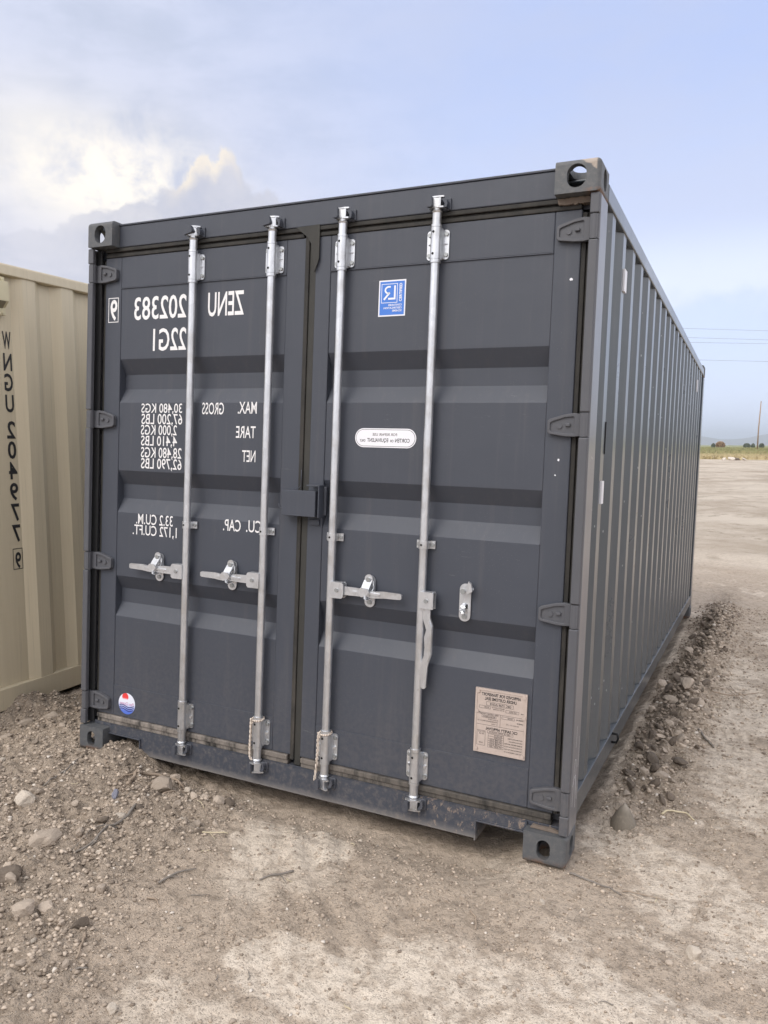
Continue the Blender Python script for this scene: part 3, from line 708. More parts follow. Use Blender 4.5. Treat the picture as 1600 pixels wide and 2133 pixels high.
BX = [.626, 1.0515, 1.3965, 1.812]; BZT, BZB = 2.346, .258
HDIR = [(-1, False), (-1, False), (1, False), (1, True)]
for i, x in enumerate(BX):
    s = MB(); s.cyl((x, RY, BZB - .03), RR, BZT - BZB + .06, 'z', 28)
    lb_ = s.build('locking_bar', M['galv'], box1)
    bracket(lb_, x, BZT); bracket(lb_, x, BZB, flip=True)
    # guide clamp half way
    s = sleeve(1.162, .032, .040, x, .0205); s.cyl((x + .030, DF - .0125, 1.162), .0078, .007, 'y', 12, 1); s.cyl((x - .030, DF - .0125, 1.162), .0078, .007, 'y', 12, 1)
    s.cyl((x - .003, RY - .0213, 1.162), .0046, .003, 'y', 10, 2)
    s.build('guide_clamp', [M['galv'], M['bolt'], M['black']], lb_, .0015)
    for zc_ in (BZT - .075, BZB + .062): MB().cyl((x, RY, zc_), .0215, .013, 'z', 20).build('bar_collar', M['galv'], lb_, .001)
    cam_end(lb_, x, BZT + .061, 1, (.5, .3, 0, 0)[i]); cam_end(lb_, x, BZB - .061, -1, (0, .5, -.4, .2)[i])
    keeper(header, x, BZT + .061, 1, .0495, (.026, .018, 0, 0)[i]); keeper(sill, x, BZB - .061, -1, .0445)
    handle(lb_, x + (0 if HDIR[i][1] else HDIR[i][0] * .010), .943, HDIR[i][0], HDIR[i][1])
for x, d in ((.450, doorL), (.873, doorL), (1.570, doorR)): retainer(d, x, .9465)
retainer(doorR, 1.987, .945, False)

# cords tied round the lower brackets of the two middle bars (things of their own)
def cord(x, label, zend, xo):
    s = MB(); pts = []
    loop = [(x + .0265 * math.cos(a), RY + .0265 * math.sin(a), BZB + .064 + .004 * math.sin(a)) for a in [R_(200) - R_(36) * i for i in range(10)]]
    pts = loop + [(x - .010, RY - .028, BZB + .052), (x - .024, RY - .018, BZB + .040)]
    s.tube(pts, .0042, 8)
    hang_ = [(x - .024, RY - .018, BZB + .066), (x - .026, RY - .018, BZB + .03), (x - .026, RY - .019, BZB - .02), (x - .028, RY - .019, BZB - .06), (x - .030 + xo * .4, RY - .018, zend + .02), (x - .026 + xo, RY - .016, zend)]
    for ph in (0, 1):
        q = []
        for i in range(40):
            t = i / 39 * (len(hang_) - 1); j = min(int(t), len(hang_) - 2); p = Vector(hang_[j]).lerp(Vector(hang_[j + 1]), t - j)
            a = i * .9 + ph * math.pi; q.append(p + Vector((.0032 * math.cos(a), .0032 * math.sin(a), 0)))
        s.tube(q, .0038, 6)
    o = s.build('cord', M['rope'], None); o.matrix_world = T.to_4x4()
    tag(o, label, 'cord', 'cords tied round the lower bar brackets')
cord(BX[1], 'tan twisted cord on the lower bracket just left of the centre door seam', .135, .006)
cord(BX[2], 'tan twisted cord on the lower bracket just right of the centre door seam', .110, -.012)

# paint-chip, stain and card details on the grey box
s = MB()
def blob(cx_, cz_, r, y, seed, mi=0):
    rnd = random.Random(seed); n = 9
    s.add([(cx_ + r * (.6 + .6 * rnd.random()) * math.cos(2 * math.pi * i / n), y, cz_ + r * (.6 + .6 * rnd.random()) * math.sin(2 * math.pi * i / n)) for i in range(n)], [tuple(range(n))], mi)
for q, (a, b, r) in enumerate(((2.339, 2.18, .006), (2.325, 1.517, .005), (2.315, 1.46, .003))):
    s = MB(); blob(a, b, r, DF - .0006, q); s.build('paint_chip', M['stickwhite'], doorR)
s = MB(); rnd = random.Random(3)
bmk = []
for i in range(26): bmk.append((2.278 + .118 * i / 25, 2.4735 - .006 + .006 * rnd.random()))
poly = bmk + [(2.40 - .118 * i / 25, 2.444 + .007 * rnd.random()) for i in range(26)]
s.prism(poly, .046, .084, 'y'); s.build('rust_patch', M['rust'], header, .001)
s = MB(); s.prism([(2.292, .121), (2.30, .132), (2.33, .131), (2.37, .1325), (2.40, .126), (2.41, .119)], -.0001 + .030, .0445, 'y'); s.build('rust_patch', M['rust'], sill)
# narrow cards and a vent slot seen edge-on along the right wall
for q_ in ((.640, .700, 2.252, 2.345), (.352, .395, 1.350, 1.442), (5.10, 5.16, 2.25, 2.36)): MB().box(W - .0078, W - .0004, *q_).build('side_card', M['stickwhite'], box1)
s = MB(); s.box(W - .012, W - .004, .399, .403, 1.55, 1.68); s.build('side_slot', M['black'], box1)
s = MB(); s.tube([(W - .004, 1.00, .225), (W + .020, 1.00, .225), (W + .026, 1.0, .205), (W + .018, 1.0, .185), (W - .004, 1.0, .183)], .006, 8); s.build('lashing_ring', M['black'], box1)
# chalk scrawl on the post foot
s = MB()
def rib_x(pts, w_):
    vs = []; n = len(pts)
    for i, p in enumerate(pts):
        a = Vector(pts[max(i - 1, 0)]); b = Vector(pts[min(i + 1, n - 1)]); t = (b - a).normalized(); nn = Vector((-t.y, t.x)) * w_ / 2
        vs += [(W + .0012, p[0] + nn.x, p[1] + nn.y), (W + .0012, p[0] - nn.x, p[1] - nn.y)]
    s.add(vs, [(2 * i, 2 * i + 1, 2 * i + 3, 2 * i + 2) for i in range(n - 1)])
rib_x([(.060, .22), (.066, .30), (.070, .36), (.080, .395), (.096, .39), (.104, .36), (.100, .30), (.108, .24), (.112, .20)], .0035)
rib_x([(.050, .30), (.075, .325), (.100, .33)], .0035); rib_x([(.100, .33), (.120, .27), (.135, .225)], .0035); rib_x([(.085, .44), (.088, .48), (.09, .52)], .003); rib_x([(.135, .35), (.14, .42), (.138, .47)], .003)
s.build('chalk_mark', M['stickwhite'], box1)

# ================================================================== the beige container
box2 = empty('shipping_container')
BL, by0 = 6.058, -.35
ang = .030
box2.matrix_world = Matrix.Translation((-.85 - W, by0, -.05)) @ Matrix.Translation((W, 0, 0)) @ Matrix.Rotation(-ang, 4, 'Y') @ Matrix.Translation((-W, 0, 0))
tag(box2, 'beige steel shipping container seen side on beyond the left edge of the grey one', 'shipping container')
for right in (0, 1):
    for rear in (0, 1):
        for tp in (0, 1): put_casting(CAST_T if tp else CAST_B, W, BL, H, right, rear, tp, M['beige'], box2)
    for ya, yb in ((.0, .17), (5.89, 6.05)):
        s = MB(); bx(s, right, .002, .075, ya + .004, yb, .118, 2.473); s.build('corner_post', M['beige'], box2, .006)
    prof = corrug(.18, 5.88, .590 - by0, W - .010, W - .048, .295, .090, .060)
    if not right: prof = [(W - x, y) for x, y in prof]
    s = MB(); sheet(s, prof, .146, 2.545, -.002 if right else .002); s.build('side_wall', M['beige'], box2, .004)
    s = MB(); bx(s, right, .0, .06, .179, 5.879, 2.541, 2.600); s.build('top_side_rail', M['beige'], box2, .005)
    s = MB(); bx(s, right, .004, .010, .179, 5.879, .022, .1455); bx(s, right, .0105, .055, .179, 5.879, .138, .1455); bx(s, right, .0105, .05, .179, 5.879, .022, .028); s.build('bottom_side_rail', M['beige'], box2, .002)
s = MB(); s.box(.02, W - .02, .1, 5.95, 2.601, 2.608); s.build('roof', M['beige'], box2)
for ya in (.03, 5.97):
    prof = corrug(.08, W - .08, .2, ya + .04, ya, .25, .11, .03); q = [(y, x) for x, y in prof]; q = q + [(x, y + .003) for x, y in q][::-1]
    s = MB(); s.prism(q, .15, 2.5, 'z', caps=False); s.box(.162, W - .162, ya, ya + .06, 2.5, 2.6); s.box(.162, W - .162, ya, ya + .06, .02, .15); s.build('end_wall', M['beige'], box2)
s = MB(); s.box(.06, W - .06, .1, 5.95, .10, .136)
s.build('underframe', M['beige'], box2)
# vent with gauze
s = MB(); yv = .32 - by0; xv = W - .010
s.box(xv - .03, xv + .002, yv - .11, yv + .098, 2.309, 2.527, 0)
s.prism([(xv + .0022, 2.503), (xv + .036, 2.495), (xv + .036, 2.385), (xv + .0022, 2.350)], yv - .095, yv + .094, 'y', 0)
for yy in (yv + .075, yv - .085):
    for zz_ in (2.514, 2.322): s.cyl((xv + .002, yy, zz_), .007, .005, 'x', 10, 0)
s.prism([(xv + .037, 2.3825), (xv + .0035, 2.3475), (xv + .003, 2.3455), (xv + .037, 2.3805)], yv - .07, yv + .075, 'y', 1)
s.build('vent', [M['beige_vent'], M['mesh']], box2, .004)
# vertical writing: each letter upright, mirrored like everything else
s = MB(); chars = 'WNGU 204977'; zt = 2.228 + .0; yA, yB = .415 - by0, .474 - by0
cz = [(c_ + .098, c_ + .002) if c_ else None for c_ in (2.123, 1.996, 1.878, 1.755, None, 1.600, 1.482, 1.360, 1.236, 1.114, .989)]
xw = W - .0462
for ch, zz_ in zip(chars, cz):
    if zz_: put_text(s, ch, yB, yA, zz_[0], zz_[1], xw, 0, .020, axis='x')
put_text(s, '9', yB - .004, yA + .014, .922, .832, xw, 0, .02, axis='x')
def ringx(y0_, y1_, z0_, z1_, t):
    for a, b, c_, d in ((y0_, y1_, z0_, z0_ + t), (y0_, y1_, z1_ - t, z1_), (y0_, y0_ + t, z0_ + t, z1_ - t), (y1_ - t, y1_, z0_ + t, z1_ - t)):
        s.add([(xw, a, c_), (xw, b, c_), (xw, b, d), (xw, a, d)], [(0, 1, 2, 3)])
ringx(yA - .002, yB + .008, .823, .948, .004)
s.build('lettering', M['ink'], box2)

# ================================================================== ground
def hash2(ix, iy, seed):
    h = (ix.astype(np.int64) * 374761393 + iy.astype(np.int64) * 668265263 + seed * 1274126177) & 0xffffffff
    h = ((h ^ (h >> 13)) * 1274126177) & 0xffffffff
    return ((h ^ (h >> 16)) & 0xffffff) / float(0xffffff)
def vnoise(x, y, seed=0):
    ix = np.floor(x); iy = np.floor(y); fx = x - ix; fy = y - iy
    fx = fx * fx * fx * (fx * (fx * 6 - 15) + 10); fy = fy * fy * fy * (fy * (fy * 6 - 15) + 10)
    a = hash2(ix, iy, seed); b = hash2(ix + 1, iy, seed); c = hash2(ix, iy + 1, seed); d = hash2(ix + 1, iy + 1, seed)
    return (a + (b - a) * fx) * (1 - fy) + (c + (d - c) * fx) * fy
def fbm(x, y, f, octv, seed=0, gain=.5):
    t = 0; amp = 1; tot = 0; c, s_ = math.cos(.6), math.sin(.6)
    for o in range(octv):
        t = t + amp * vnoise(x * f + 17.3 * o, y * f - 9.1 * o, seed + o); tot += amp; amp *= gain; f *= 2.03
        x, y = x * c - y * s_, x * s_ + y * c
    return t / tot - .5
def ss(v, a, b):
    t = np.clip((v - a) / (b - a), 0, 1); return t * t * (3 - 2 * t)
def g2(x, y, cx_, cy_, sx_, sy_): return np.exp(-((x - cx_) / sx_) ** 2 - ((y - cy_) / sy_) ** 2)
RIDGE_Y = [.35, .8, 1.6, 2.4, 3.2, 4.2, 5.2, 6.4, 8]; RIDGE_X = [2.58, 2.60, 2.63, 2.66, 2.68, 2.70, 2.72, 2.74, 2.74]; RIDGE_H = [.0, .015, .042, .065, .082, .09, .09, .05, 0]
def masks(x, y):
    n = fbm(x, y, .9, 4, 11); n2 = fbm(x, y, 3.2, 4, 12)
    # loose crumbly soil: to the left of the foreground, round the box corner, and on the furrow ridge
    edge = .35 + .62 * (y + .2) * -1.0
    loose = ss(1.05 + .55 * (-y - .3) - x + n * .9 + n2 * .35, -.18, .25) * ss(y, 1.2, .4)
    rx = np.interp(y, RIDGE_Y, RIDGE_X); ra = np.interp(y, [0.3, .9, 6.5, 8.5], [0, 1, 1, 0])
    w_ = .16 + .05 * n2
    ridge = np.exp(-((x - rx) / w_) ** 2 * 1.1) * ra
    loose = np.maximum(loose, np.clip(ridge * 1.5, 0, 1))
    lm = g2(x, y, -.70, .38, .28, .30); loose = np.maximum(loose, np.clip(lm * 1.6, 0, 1))
    n3_ = fbm(x, y, 12, 4, 33, .6)
    pale = ss(fbm(x, y, 1.3, 5, 31, .55), .10, .26) * .7
    for cx_, cy_, sx_, sy_, am in ((1.40, -.33, .17, .15, .9), (1.62, -.50, .10, .10, .5), (1.90, -.98, .24, .14, 1), (2.22, -.86, .26, .15, 1), (2.55, -.76, .26, .16, .9), (1.75, -1.25, .3, .15, .7), (2.80, .08, .13, .30, .8), (3.0, -.02, .12, .3, .8), (2.54, .62, .07, .30, .8), (3.0, 1.4, .20, .7, .8), (2.95, 3.2, .22, .9, .8), (2.46, 1.6, .05, .7, .7), (-.15, -.12, .22, .16, .8), (3.0, -.75, .2, .15, .6)):
        pale = np.maximum(pale, am * ss(g2(x, y, cx_, cy_, sx_ * 1.3, sy_ * 1.3) + n2 * 1.3 + n * .5 + n3_ * .8, .30, .56))
    pale = pale * (1 - .85 * np.clip(g2(x, y, 2.0, -.50, .30, .11) + g2(x, y, 2.40, -.20, .22, .13) + g2(x, y, 1.15, -.85, .25, .2) + g2(x, y, 2.35, -.5, .2, .08), 0, 1))
    far = ss(y, 6.5, 12); pale = np.maximum(pale * (1 - far), far * ss(fbm(x, y, .35, 5, 41), -.12, .22))
    return loose, pale * (1 - loose * .75), ridge
def height(x, y, detail=True):
    yc = np.clip(y, 0, 6.4); a = ss(x, -.70, -.05)
    plane = (-.0169 * np.clip(x, 0, 2.6) - .0357 * yc) * a + (-.062) * (1 - a)
    far = ss(y, 6.4, 20); plane = plane * (1 - far) + (-.27) * far
    loose, pale, ridge = masks(x, y)
    h = plane + .0
    # the box stands on its corner castings; the ground dips between them
    dip = ss(x, .22, .62) * ss(x, 2.34, 2.10) * ss(y, -.30, .03) * ss(y, 6.2, 5.9)
    h = h - .075 * dip
    inside = ss(x, .02, .2) * ss(x, 2.45, 2.30) * ss(y, .25, .6) * ss(y, 6.1, 5.6)
    h = h - .05 * inside
    h = h + (.050 * g2(x, y, .29, .10, .12, .20) + .022 * g2(x, y, .42, -.16, .26, .18)) * ss(x, .168, .20 )
    rh = np.interp(y, RIDGE_Y, RIDGE_H); h = h + rh * np.clip(ridge, 0, 1) * (1 + 1.6 * fbm(x, y, 7, 3, 51) + 1.0 * fbm(x, y, 19, 2, 53))
    h = h + .10 * g2(x, y, -.74, .45, .17, .15) * (1 + .8 * fbm(x, y, 8, 3, 52)) * ss(y, 1.2, .6) 
    h = h + .025 * g2(x, y, -.25, -.55, .35, .25) - .03 * g2(x, y, -.70, .0, .30, .22)
    h = h - .030 * g2(x, y, 2.03, -.48, .045, .05) - .02 * g2(x, y, .55, -.55, .05, .05) - .02 * g2(x, y, 1.93, -.30, .04, .03)
    # footing under the castings
    near_c = 0
    for cx_, cy_ in ((.08, .09), (2.36, .09), (.08, 5.97), (2.36, 5.97)): near_c = near_c + np.exp(-(((x - cx_) / .13) ** 2 + ((y - cy_) / .14) ** 2) ** 2)
    near_c = np.clip(near_c, 0, 1)
    if detail:
        u = ss(y, 60, 20)
        n = .045 * fbm(x, y, 1.4, 3, 1) + .030 * fbm(x, y, 6, 4, 2) * (1 + 1.2 * loose)
        c = np.abs(fbm(x, y, 14, 4, 3, .62)) * (.036 * .40 + .080 * loose)
        fine = fbm(x, y, 48, 3, 4, .65) * .014 * (.50 + 1.0 * loose)
        tr = .011 * np.sin((x * .8 + y * .6) * 52 + 6 * fbm(x, y, 3, 2, 61)) * np.maximum(g2(x, y, 1.55, -.28, .25, .22), .7 * g2(x, y, 1.75, -.75, .30, .25)) * (1 - loose)
        rut = .03 * fbm(x * .5, y, .9, 4, 71) * ss(y, 6.5, 10)
        h = h + ((n + c + fine * (1 - .35 * pale) + tr) * (1 - .8 * near_c) + rut) * u - .005 * near_c
    return h
def spaced(a, b, step, lo, hi, gr=1.09):
    v = list(np.arange(a, b, step)); s_ = step; p = v[-1]
    while p < hi: s_ *= gr; p += s_; v.append(min(p, hi))
    s_ = step; p = v[0]; pre = []
    while p > lo: s_ *= gr; p -= s_; pre.append(max(p, lo))
    return np.array(pre[::-1] + v)
gx = spaced(-1.3, 3.5, .0105, -11500, 11500, 1.10); gy = spaced(-1.75, 3.2, .0105, -11500, 11500, 1.0125)
gy = np.concatenate([spaced(-1.75, 3.2, .0105, -11500, 3.2, 1.10)[:-1], gy[gy > 3.2]]) if True else gy
XX, YY = np.meshgrid(gx, gy); ZZ = height(XX, YY)
lo_, pa_, ri_ = masks(XX, YY)
nx, ny = len(gx), len(gy)
me = bpy.data.meshes.new('ground')
idx = np.arange(nx * ny).reshape(ny, nx)
quads = np.stack([idx[:-1, :-1], idx[:-1, 1:], idx[1:, 1:], idx[1:, :-1]], -1).reshape(-1, 4)
me.vertices.add(nx * ny); me.vertices.foreach_set('co', np.stack([XX, YY, ZZ], -1).ravel().astype(np.float32))
me.loops.add(quads.size); me.loops.foreach_set('vertex_index', quads.ravel().astype(np.int32))
me.polygons.add(len(quads)); me.polygons.foreach_set('loop_start', np.arange(0, quads.size, 4, dtype=np.int32)); me.polygons.foreach_set('loop_total', np.full(len(quads), 4, dtype=np.int32))
me.update(calc_edges=True); me.polygons.foreach_set('use_smooth', np.ones(len(quads), dtype=bool))
damp = np.clip(np.exp(-((XX - np.interp(YY, RIDGE_Y, RIDGE_X) + .05) / .07) ** 2) * ss(YY, .9, 1.8) * ss(YY, 7.0, 6.0) + .8 * g2(XX, YY, -.74, .46, .16, .14) + .7 * g2(XX, YY, .30, .08, .14, .14), 0, 1)
for nm, arr in (('loose', lo_), ('pale', pa_), ('damp', damp)):
    at = me.attributes.new(nm, 'FLOAT', 'POINT'); at.data.foreach_set('value', arr.ravel().astype(np.float32))
def f_ground(k, b, P):
    x, y, z = k.sep(P)
    lo = k.new('ShaderNodeAttribute', attribute_name='loose').outputs['Fac']; pa = k.new('ShaderNodeAttribute', attribute_name='pale').outputs['Fac']
    n1 = k.noise(P, 3.5, 7, .62); n2 = k.noise(P, 19, 6, .68); n3 = k.noise(P, 90, 5, .7); n4 = k.noise(P, 260, 3, .6)
    dry = k.mix(n1, (.46, .37, .285), (.63, .52, .41))
    c = k.mix(k.m('MULTIPLY', pa, k.sm(k.m('ADD', n2, k.m('MULTIPLY', n1, .5)), .48, .86)), dry, (.84, .73, .60))
    c = k.mix(k.m('MULTIPLY', k.m('MULTIPLY', k.sm(n2, .54, .36), .6), k.m('SUBTRACT', 1, k.m('MULTIPLY', pa, .6))), c, (.28, .222, .17))
    c = k.mix(k.m('MULTIPLY', lo, k.sm(n2, .78, .34)), c, k.mix(n3, (.21, .165, .126), (.47, .385, .30)))
    dm = k.new('ShaderNodeAttribute', attribute_name='damp').outputs['Fac']; c = k.mix(k.m('MULTIPLY', dm, k.sm(n2, .78, .44)), c, (.10, .078, .058))
    # grit of mixed tones
    v = k.vor(P, 150, out=1); vd = k.vor(P, 150); sx_, sy_, sz_ = k.sep(v)
    gr = k.m('MULTIPLY', k.sm(vd, .46, .32), k.sm(sx_, .55, .62))
    c = k.mix(k.m('MULTIPLY', gr, k.m('SUBTRACT', .5, k.m('MULTIPLY', pa, .3))), c, k.mix(sy_, (.20, .165, .13), (.60, .53, .46)))
    c = k.mix(k.m('MULTIPLY', k.sm(n4, .52, .66), .16), c, (.22, .175, .135)); c = k.mix(k.m('MULTIPLY', k.sm(n3, .52, .68), .30), c, (.74, .64, .53))
    # hair cracks in the dried mud
    cd = k.vor(k.mapv(P, (1, 1, .01)), 9, 'DISTANCE_TO_EDGE'); wv = k.m('ADD', cd, k.m('MULTIPLY', k.m('SUBTRACT', n2, .5), .05))
    cr = k.m('MULTIPLY', k.sm(k.m('ABSOLUTE', wv), .006, .0), k.m('MULTIPLY', k.m('MULTIPLY', pa, k.sm(n1, .58, .66)), .4))
    c = k.mix(cr, c, (.22, .175, .135))
    # far field: pale tracks, then dry grass stubble
    fr = k.sm(y, 6, 14); fn = k.noise(k.mapv(P, (.35, .30, 1)), 1.0, 7, .68, .4); fn2 = k.noise(k.mapv(P, (1.0, .8, 1)), 1.3, 7, .72, .3)
    c = k.mix(fr, c, k.mix(k.sm(fn, .34, .64), (.40, .33, .255), (.60, .525, .43)))
    c = k.mix(k.m('MULTIPLY', fr, k.m('MULTIPLY', k.sm(fn2, .54, .66), .6)), c, (.27, .22, .16))
    gm = k.sm(k.m('ADD', y, k.m('MULTIPLY', fn2, 16)), 108, 118)
    c = k.mix(gm, c, k.mix(k.sm(y, 115, 180), (.42, .35, .19), (.24, .24, .10)))
    k.put(b.inputs['Base Color'], c); b.inputs['Roughness'].default_value = .95; b.inputs['Specular IOR Level'].default_value = .2
    hh = k.m('ADD', k.m('MULTIPLY', n3, .6), k.m('ADD', k.m('MULTIPLY', n4, .25), k.m('ADD', k.m('MULTIPLY', n2, 1.0), k.m('MULTIPLY', gr, .5))))
    hh = k.m('SUBTRACT', hh, k.m('MULTIPLY', cr, 1.2))
    bump(k, b, hh, 1.0, .019)
M['ground'] = mat('dry_clay_soil', f_ground); me.materials.append(M['ground'])
ground = link('ground', me); tag(ground, kind='structure')
from mathutils.bvhtree import BVHTree
def H1(x, y): return float(height(np.array([x], dtype=float), np.array([y], dtype=float))[0])

# ------------------------------------------------------------------ stones
def rock_mat(name, a, b_, dust=.4):
    def fn(k, b, P):
        n = k.noise(P, 60, 5, .65); n2 = k.noise(P, 16, 4, .6); oi = k.new('ShaderNodeObjectInfo').outputs['Random']
        c = k.mix(n2, a, b_); c = k.mix(k.m('MULTIPLY', k.sm(n, .45, .75), dust), c, (.45, .38, .31))
        hs = k.new('ShaderNodeHueSaturation'); k.put(hs.inputs['Value'], k.m('ADD', .8, k.m('MULTIPLY', oi, .45))); k.put(hs.inputs['Color'], c)
        k.put(b.inputs['Base Color'], hs.outputs[0]); b.inputs['Roughness'].default_value = .92; bump(k, b, k.m('ADD', n, n2), .6, .004)
    return mat(name, fn)
M['clod'] = rock_mat('dry_clod', (.31, .25, .195), (.50, .42, .34)); M['pale_rock'] = rock_mat('pale_stone', (.46, .395, .32), (.60, .53, .445), .3)
M['grey_rock'] = rock_mat('blue_grey_stone', (.16, .17, .22), (.30, .30, .36), .15); M['dark_clod'] = rock_mat('damp_clod', (.085, .066, .05), (.19, .15, .115), .2)
def rock_mesh(seed, sub=2, flatz=.7, rough=.22, cuts=5):
    rnd = random.Random(seed); bm = bmesh.new(); bmesh.ops.create_icosphere(bm, subdivisions=sub, radius=1)
    sc = Vector((1, .65 + .3 * rnd.random(), flatz * (.7 + .4 * rnd.random())))
    for v in bm.verts: v.co = Vector(v.co[i] * sc[i] for i in range(3))
    for c_ in range(cuts):
        n = Vector((rnd.uniform(-1, 1), rnd.uniform(-1, 1), rnd.uniform(-.6, 1))).normalized(); d = .42 + .3 * rnd.random()
        for v in bm.verts:
            q = v.co.dot(n)
            if q > d: v.co -= n * (q - d) * .92
    from mathutils import noise as mn
    off = Vector((rnd.random() * 50, rnd.random() * 50, 0))
    for v in bm.verts: v.co *= 1 + rough * (mn.noise(v.co * 1.7 + off) + .5 * mn.noise(v.co * 4.5 + off))
    me = bpy.data.meshes.new('stone'); bm.to_mesh(me); bm.free(); return me
def rock(name, x, y, r, seed, material, label=None, cat='stone', flatz=.7, rotz=None, sub=3, scale=(1, 1, 1), tilt=(0, 0), sink=.3, group=None, cuts=6):
    me = rock_mesh(seed, sub, flatz, cuts=cuts); me.materials.append(material)
    for p in me.polygons: p.use_smooth = False
    o = link(name, me); rnd = random.Random(seed)
    o.rotation_euler = (tilt[0], tilt[1], rnd.random() * 6.28 if rotz is None else rotz); o.scale = tuple(r * q for q in scale)
    o.location = (x, y, H1(x, y) + r * scale[2] * flatz * (1 - sink) * .75)
    tag(o, label, cat, group); return o
rock('stone', .66, -.14, .072, 11, M['clod'], 'largest tan slab-like rock lying under the left door between the first two bars', flatz=.55, rotz=.5, tilt=(.25, -.2), sink=.15)
rock('stone', .296, -.579, .046, 12, M['pale_rock'], 'pale rounded white rock near the left edge of the loose soil', flatz=.8, sink=.1)
rock('stone', .624, -.395, .020, 13, M['grey_rock'], 'small dark blue grey pointed stone on the loose soil', flatz=1.0, sink=.0, scale=(.8, .8, 1.4))
rock('stone', .62, .0, .030, 14, M['clod'], 'tan angular stone close to the sill beside the knotted root', flatz=.8, sink=.1)
rock('stone', .915, -.169, .028, 15, M['clod'], 'left one of two touching brown stones before the second bar', flatz=.75)
rock('stone', .99, -.168, .036, 16, M['clod'], 'right one of two touching brown stones before the second bar', flatz=.6)
rock('stone', .99, -.41, .026, 17, M['pale_rock'], 'flat pale stone above the straw stalk', flatz=.5)
rock('stone', .716, -.471, .030, 27, M['pale_rock'], 'flat pale stone just below the small blue grey stone', flatz=.35)
rock('clod', .636, -.776, .062, 18, M['clod'], 'broad tan clod left of the grey stick', 'clod', flatz=.5, rotz=1.2)
rock('clod', .702, -.985, .052, 19, M['dark_clod'], 'damp brown clod at the left edge below the broad tan clod', 'clod', flatz=.5)
rock('clod', .939, -1.13, .045, 20, M['clod'], 'low crumbling clod in the lower left soil', 'clod', flatz=.45)
rock('stone', 2.903, -.305, .036, 21, M['pale_rock'], 'pale tan rock alone on the lower right ground', flatz=.55, rotz=.2, sink=.15)
rock('stone', 2.838, -.375, .015, 22, M['clod'], 'small stone under the pale tan rock on the lower right', flatz=.6)
rock('stone', 1.50, -1.33, .016, 23, M['pale_rock'], 'white stone at the bottom edge left of centre', flatz=.9)
rock('stone', 2.412, -.24, .013, 24, M['pale_rock'], 'white pebble in front of the right bottom corner casting', flatz=.7)
# half-buried pointed stone beside the container
s = MB(); n_ = 14; rnd = random.Random(5); rings = [(.115, -.04), (.112, .01), (.097, .045), (.066, .095), (.034, .135), (.012, .155)]
vs = []
for r, z in rings:
    for i in range(n_):
        a = 2 * math.pi * i / n_; q = 1 + .10 * math.cos(2 * a + .6) + .05 * rnd.random(); vs.append((r * q * math.cos(a) * .62, r * q * math.sin(a) * .70, z + .012 * math.cos(a)))
vs.append((.004, 0, .160)); fs = []
for j in range(len(rings) - 1):
    for i in range(n_): fs.append((j * n_ + i, j * n_ + (i + 1) % n_, (j + 1) * n_ + (i + 1) % n_, (j + 1) * n_ + i))
for i in range(n_): fs.append(((len(rings) - 1) * n_ + i, (len(rings) - 1) * n_ + (i + 1) % n_, len(vs) - 1))
s.add(vs, fs, 0, True)
def f_cone(k, b, P):
    x, y, z = k.sep(P); n = k.noise(k.mapv(P, (26, 26, 4)), 3, 5, .6); m_ = k.noise(P, 25, 5, .6)
    c = k.mix(n, (.15, .128, .10), (.26, .225, .18)); c = k.mix(k.m('MULTIPLY', k.sm(z, .10, .155), .5), c, (.42, .37, .31)); c = k.mix(k.m('MULTIPLY', k.sm(m_, .55, .7), .4), c, (.36, .31, .255))
    k.put(b.inputs['Base Color'], c); b.inputs['Roughness'].default_value = .85; bump(k, b, m_, .5, .004)
cone = s.build('pointed_stone', mat('pointed_stone_surface', f_cone)); cone.location = (2.569, .50, H1(2.569, .50) + .004); cone.scale = (.71, .71, .57)
tag(cone, 'smooth brown cone-shaped stone standing point up beside the right front corner', 'stone')

for i, (x, y, r, mt, lab) in enumerate(((2.60, 1.55, .042, 'clod', 'blunt rectangular tan clod at the near end of the furrow ridge'), (2.585, 2.25, .055, 'clod', 'long slab-like clod leaning on the container side of the ridge'),
    (2.66, 2.55, .060, 'clod', 'big angular clod on the crest of the furrow ridge'), (2.70, 3.1, .058, 'dark_clod', 'big dark clod on the crest behind the big angular one'), (2.60, 3.5, .050, 'clod', 'flat tan clod at the container-side foot of the ridge beyond the big dark clod'),
    (2.79, 2.2, .040, 'clod', 'single tan clod that has rolled off the outer side of the ridge'), (2.585, 1.1, .034, 'clod', 'small block-shaped clod just past the cone-shaped stone'))):
    rock('clod', x, y, r, 700 + i, M[mt], lab, 'clod', flatz=.42, tilt=(.5 * ((i % 3) - 1), .45), sink=.1, cuts=12)
for i, (x, y, r, lab) in enumerate(((-.62, .22, .055, 'brown clod on the near side of the mound against the beige container'), (-.50, .30, .048, 'brown clod on the right side of the mound against the beige container'), (-.56, .04, .040, 'brown clod at the left frame edge below the beige container mound'))):
    rock('clod', x, y, r, 720 + i, M['clod'], lab, 'clod', flatz=.5, sink=.2)
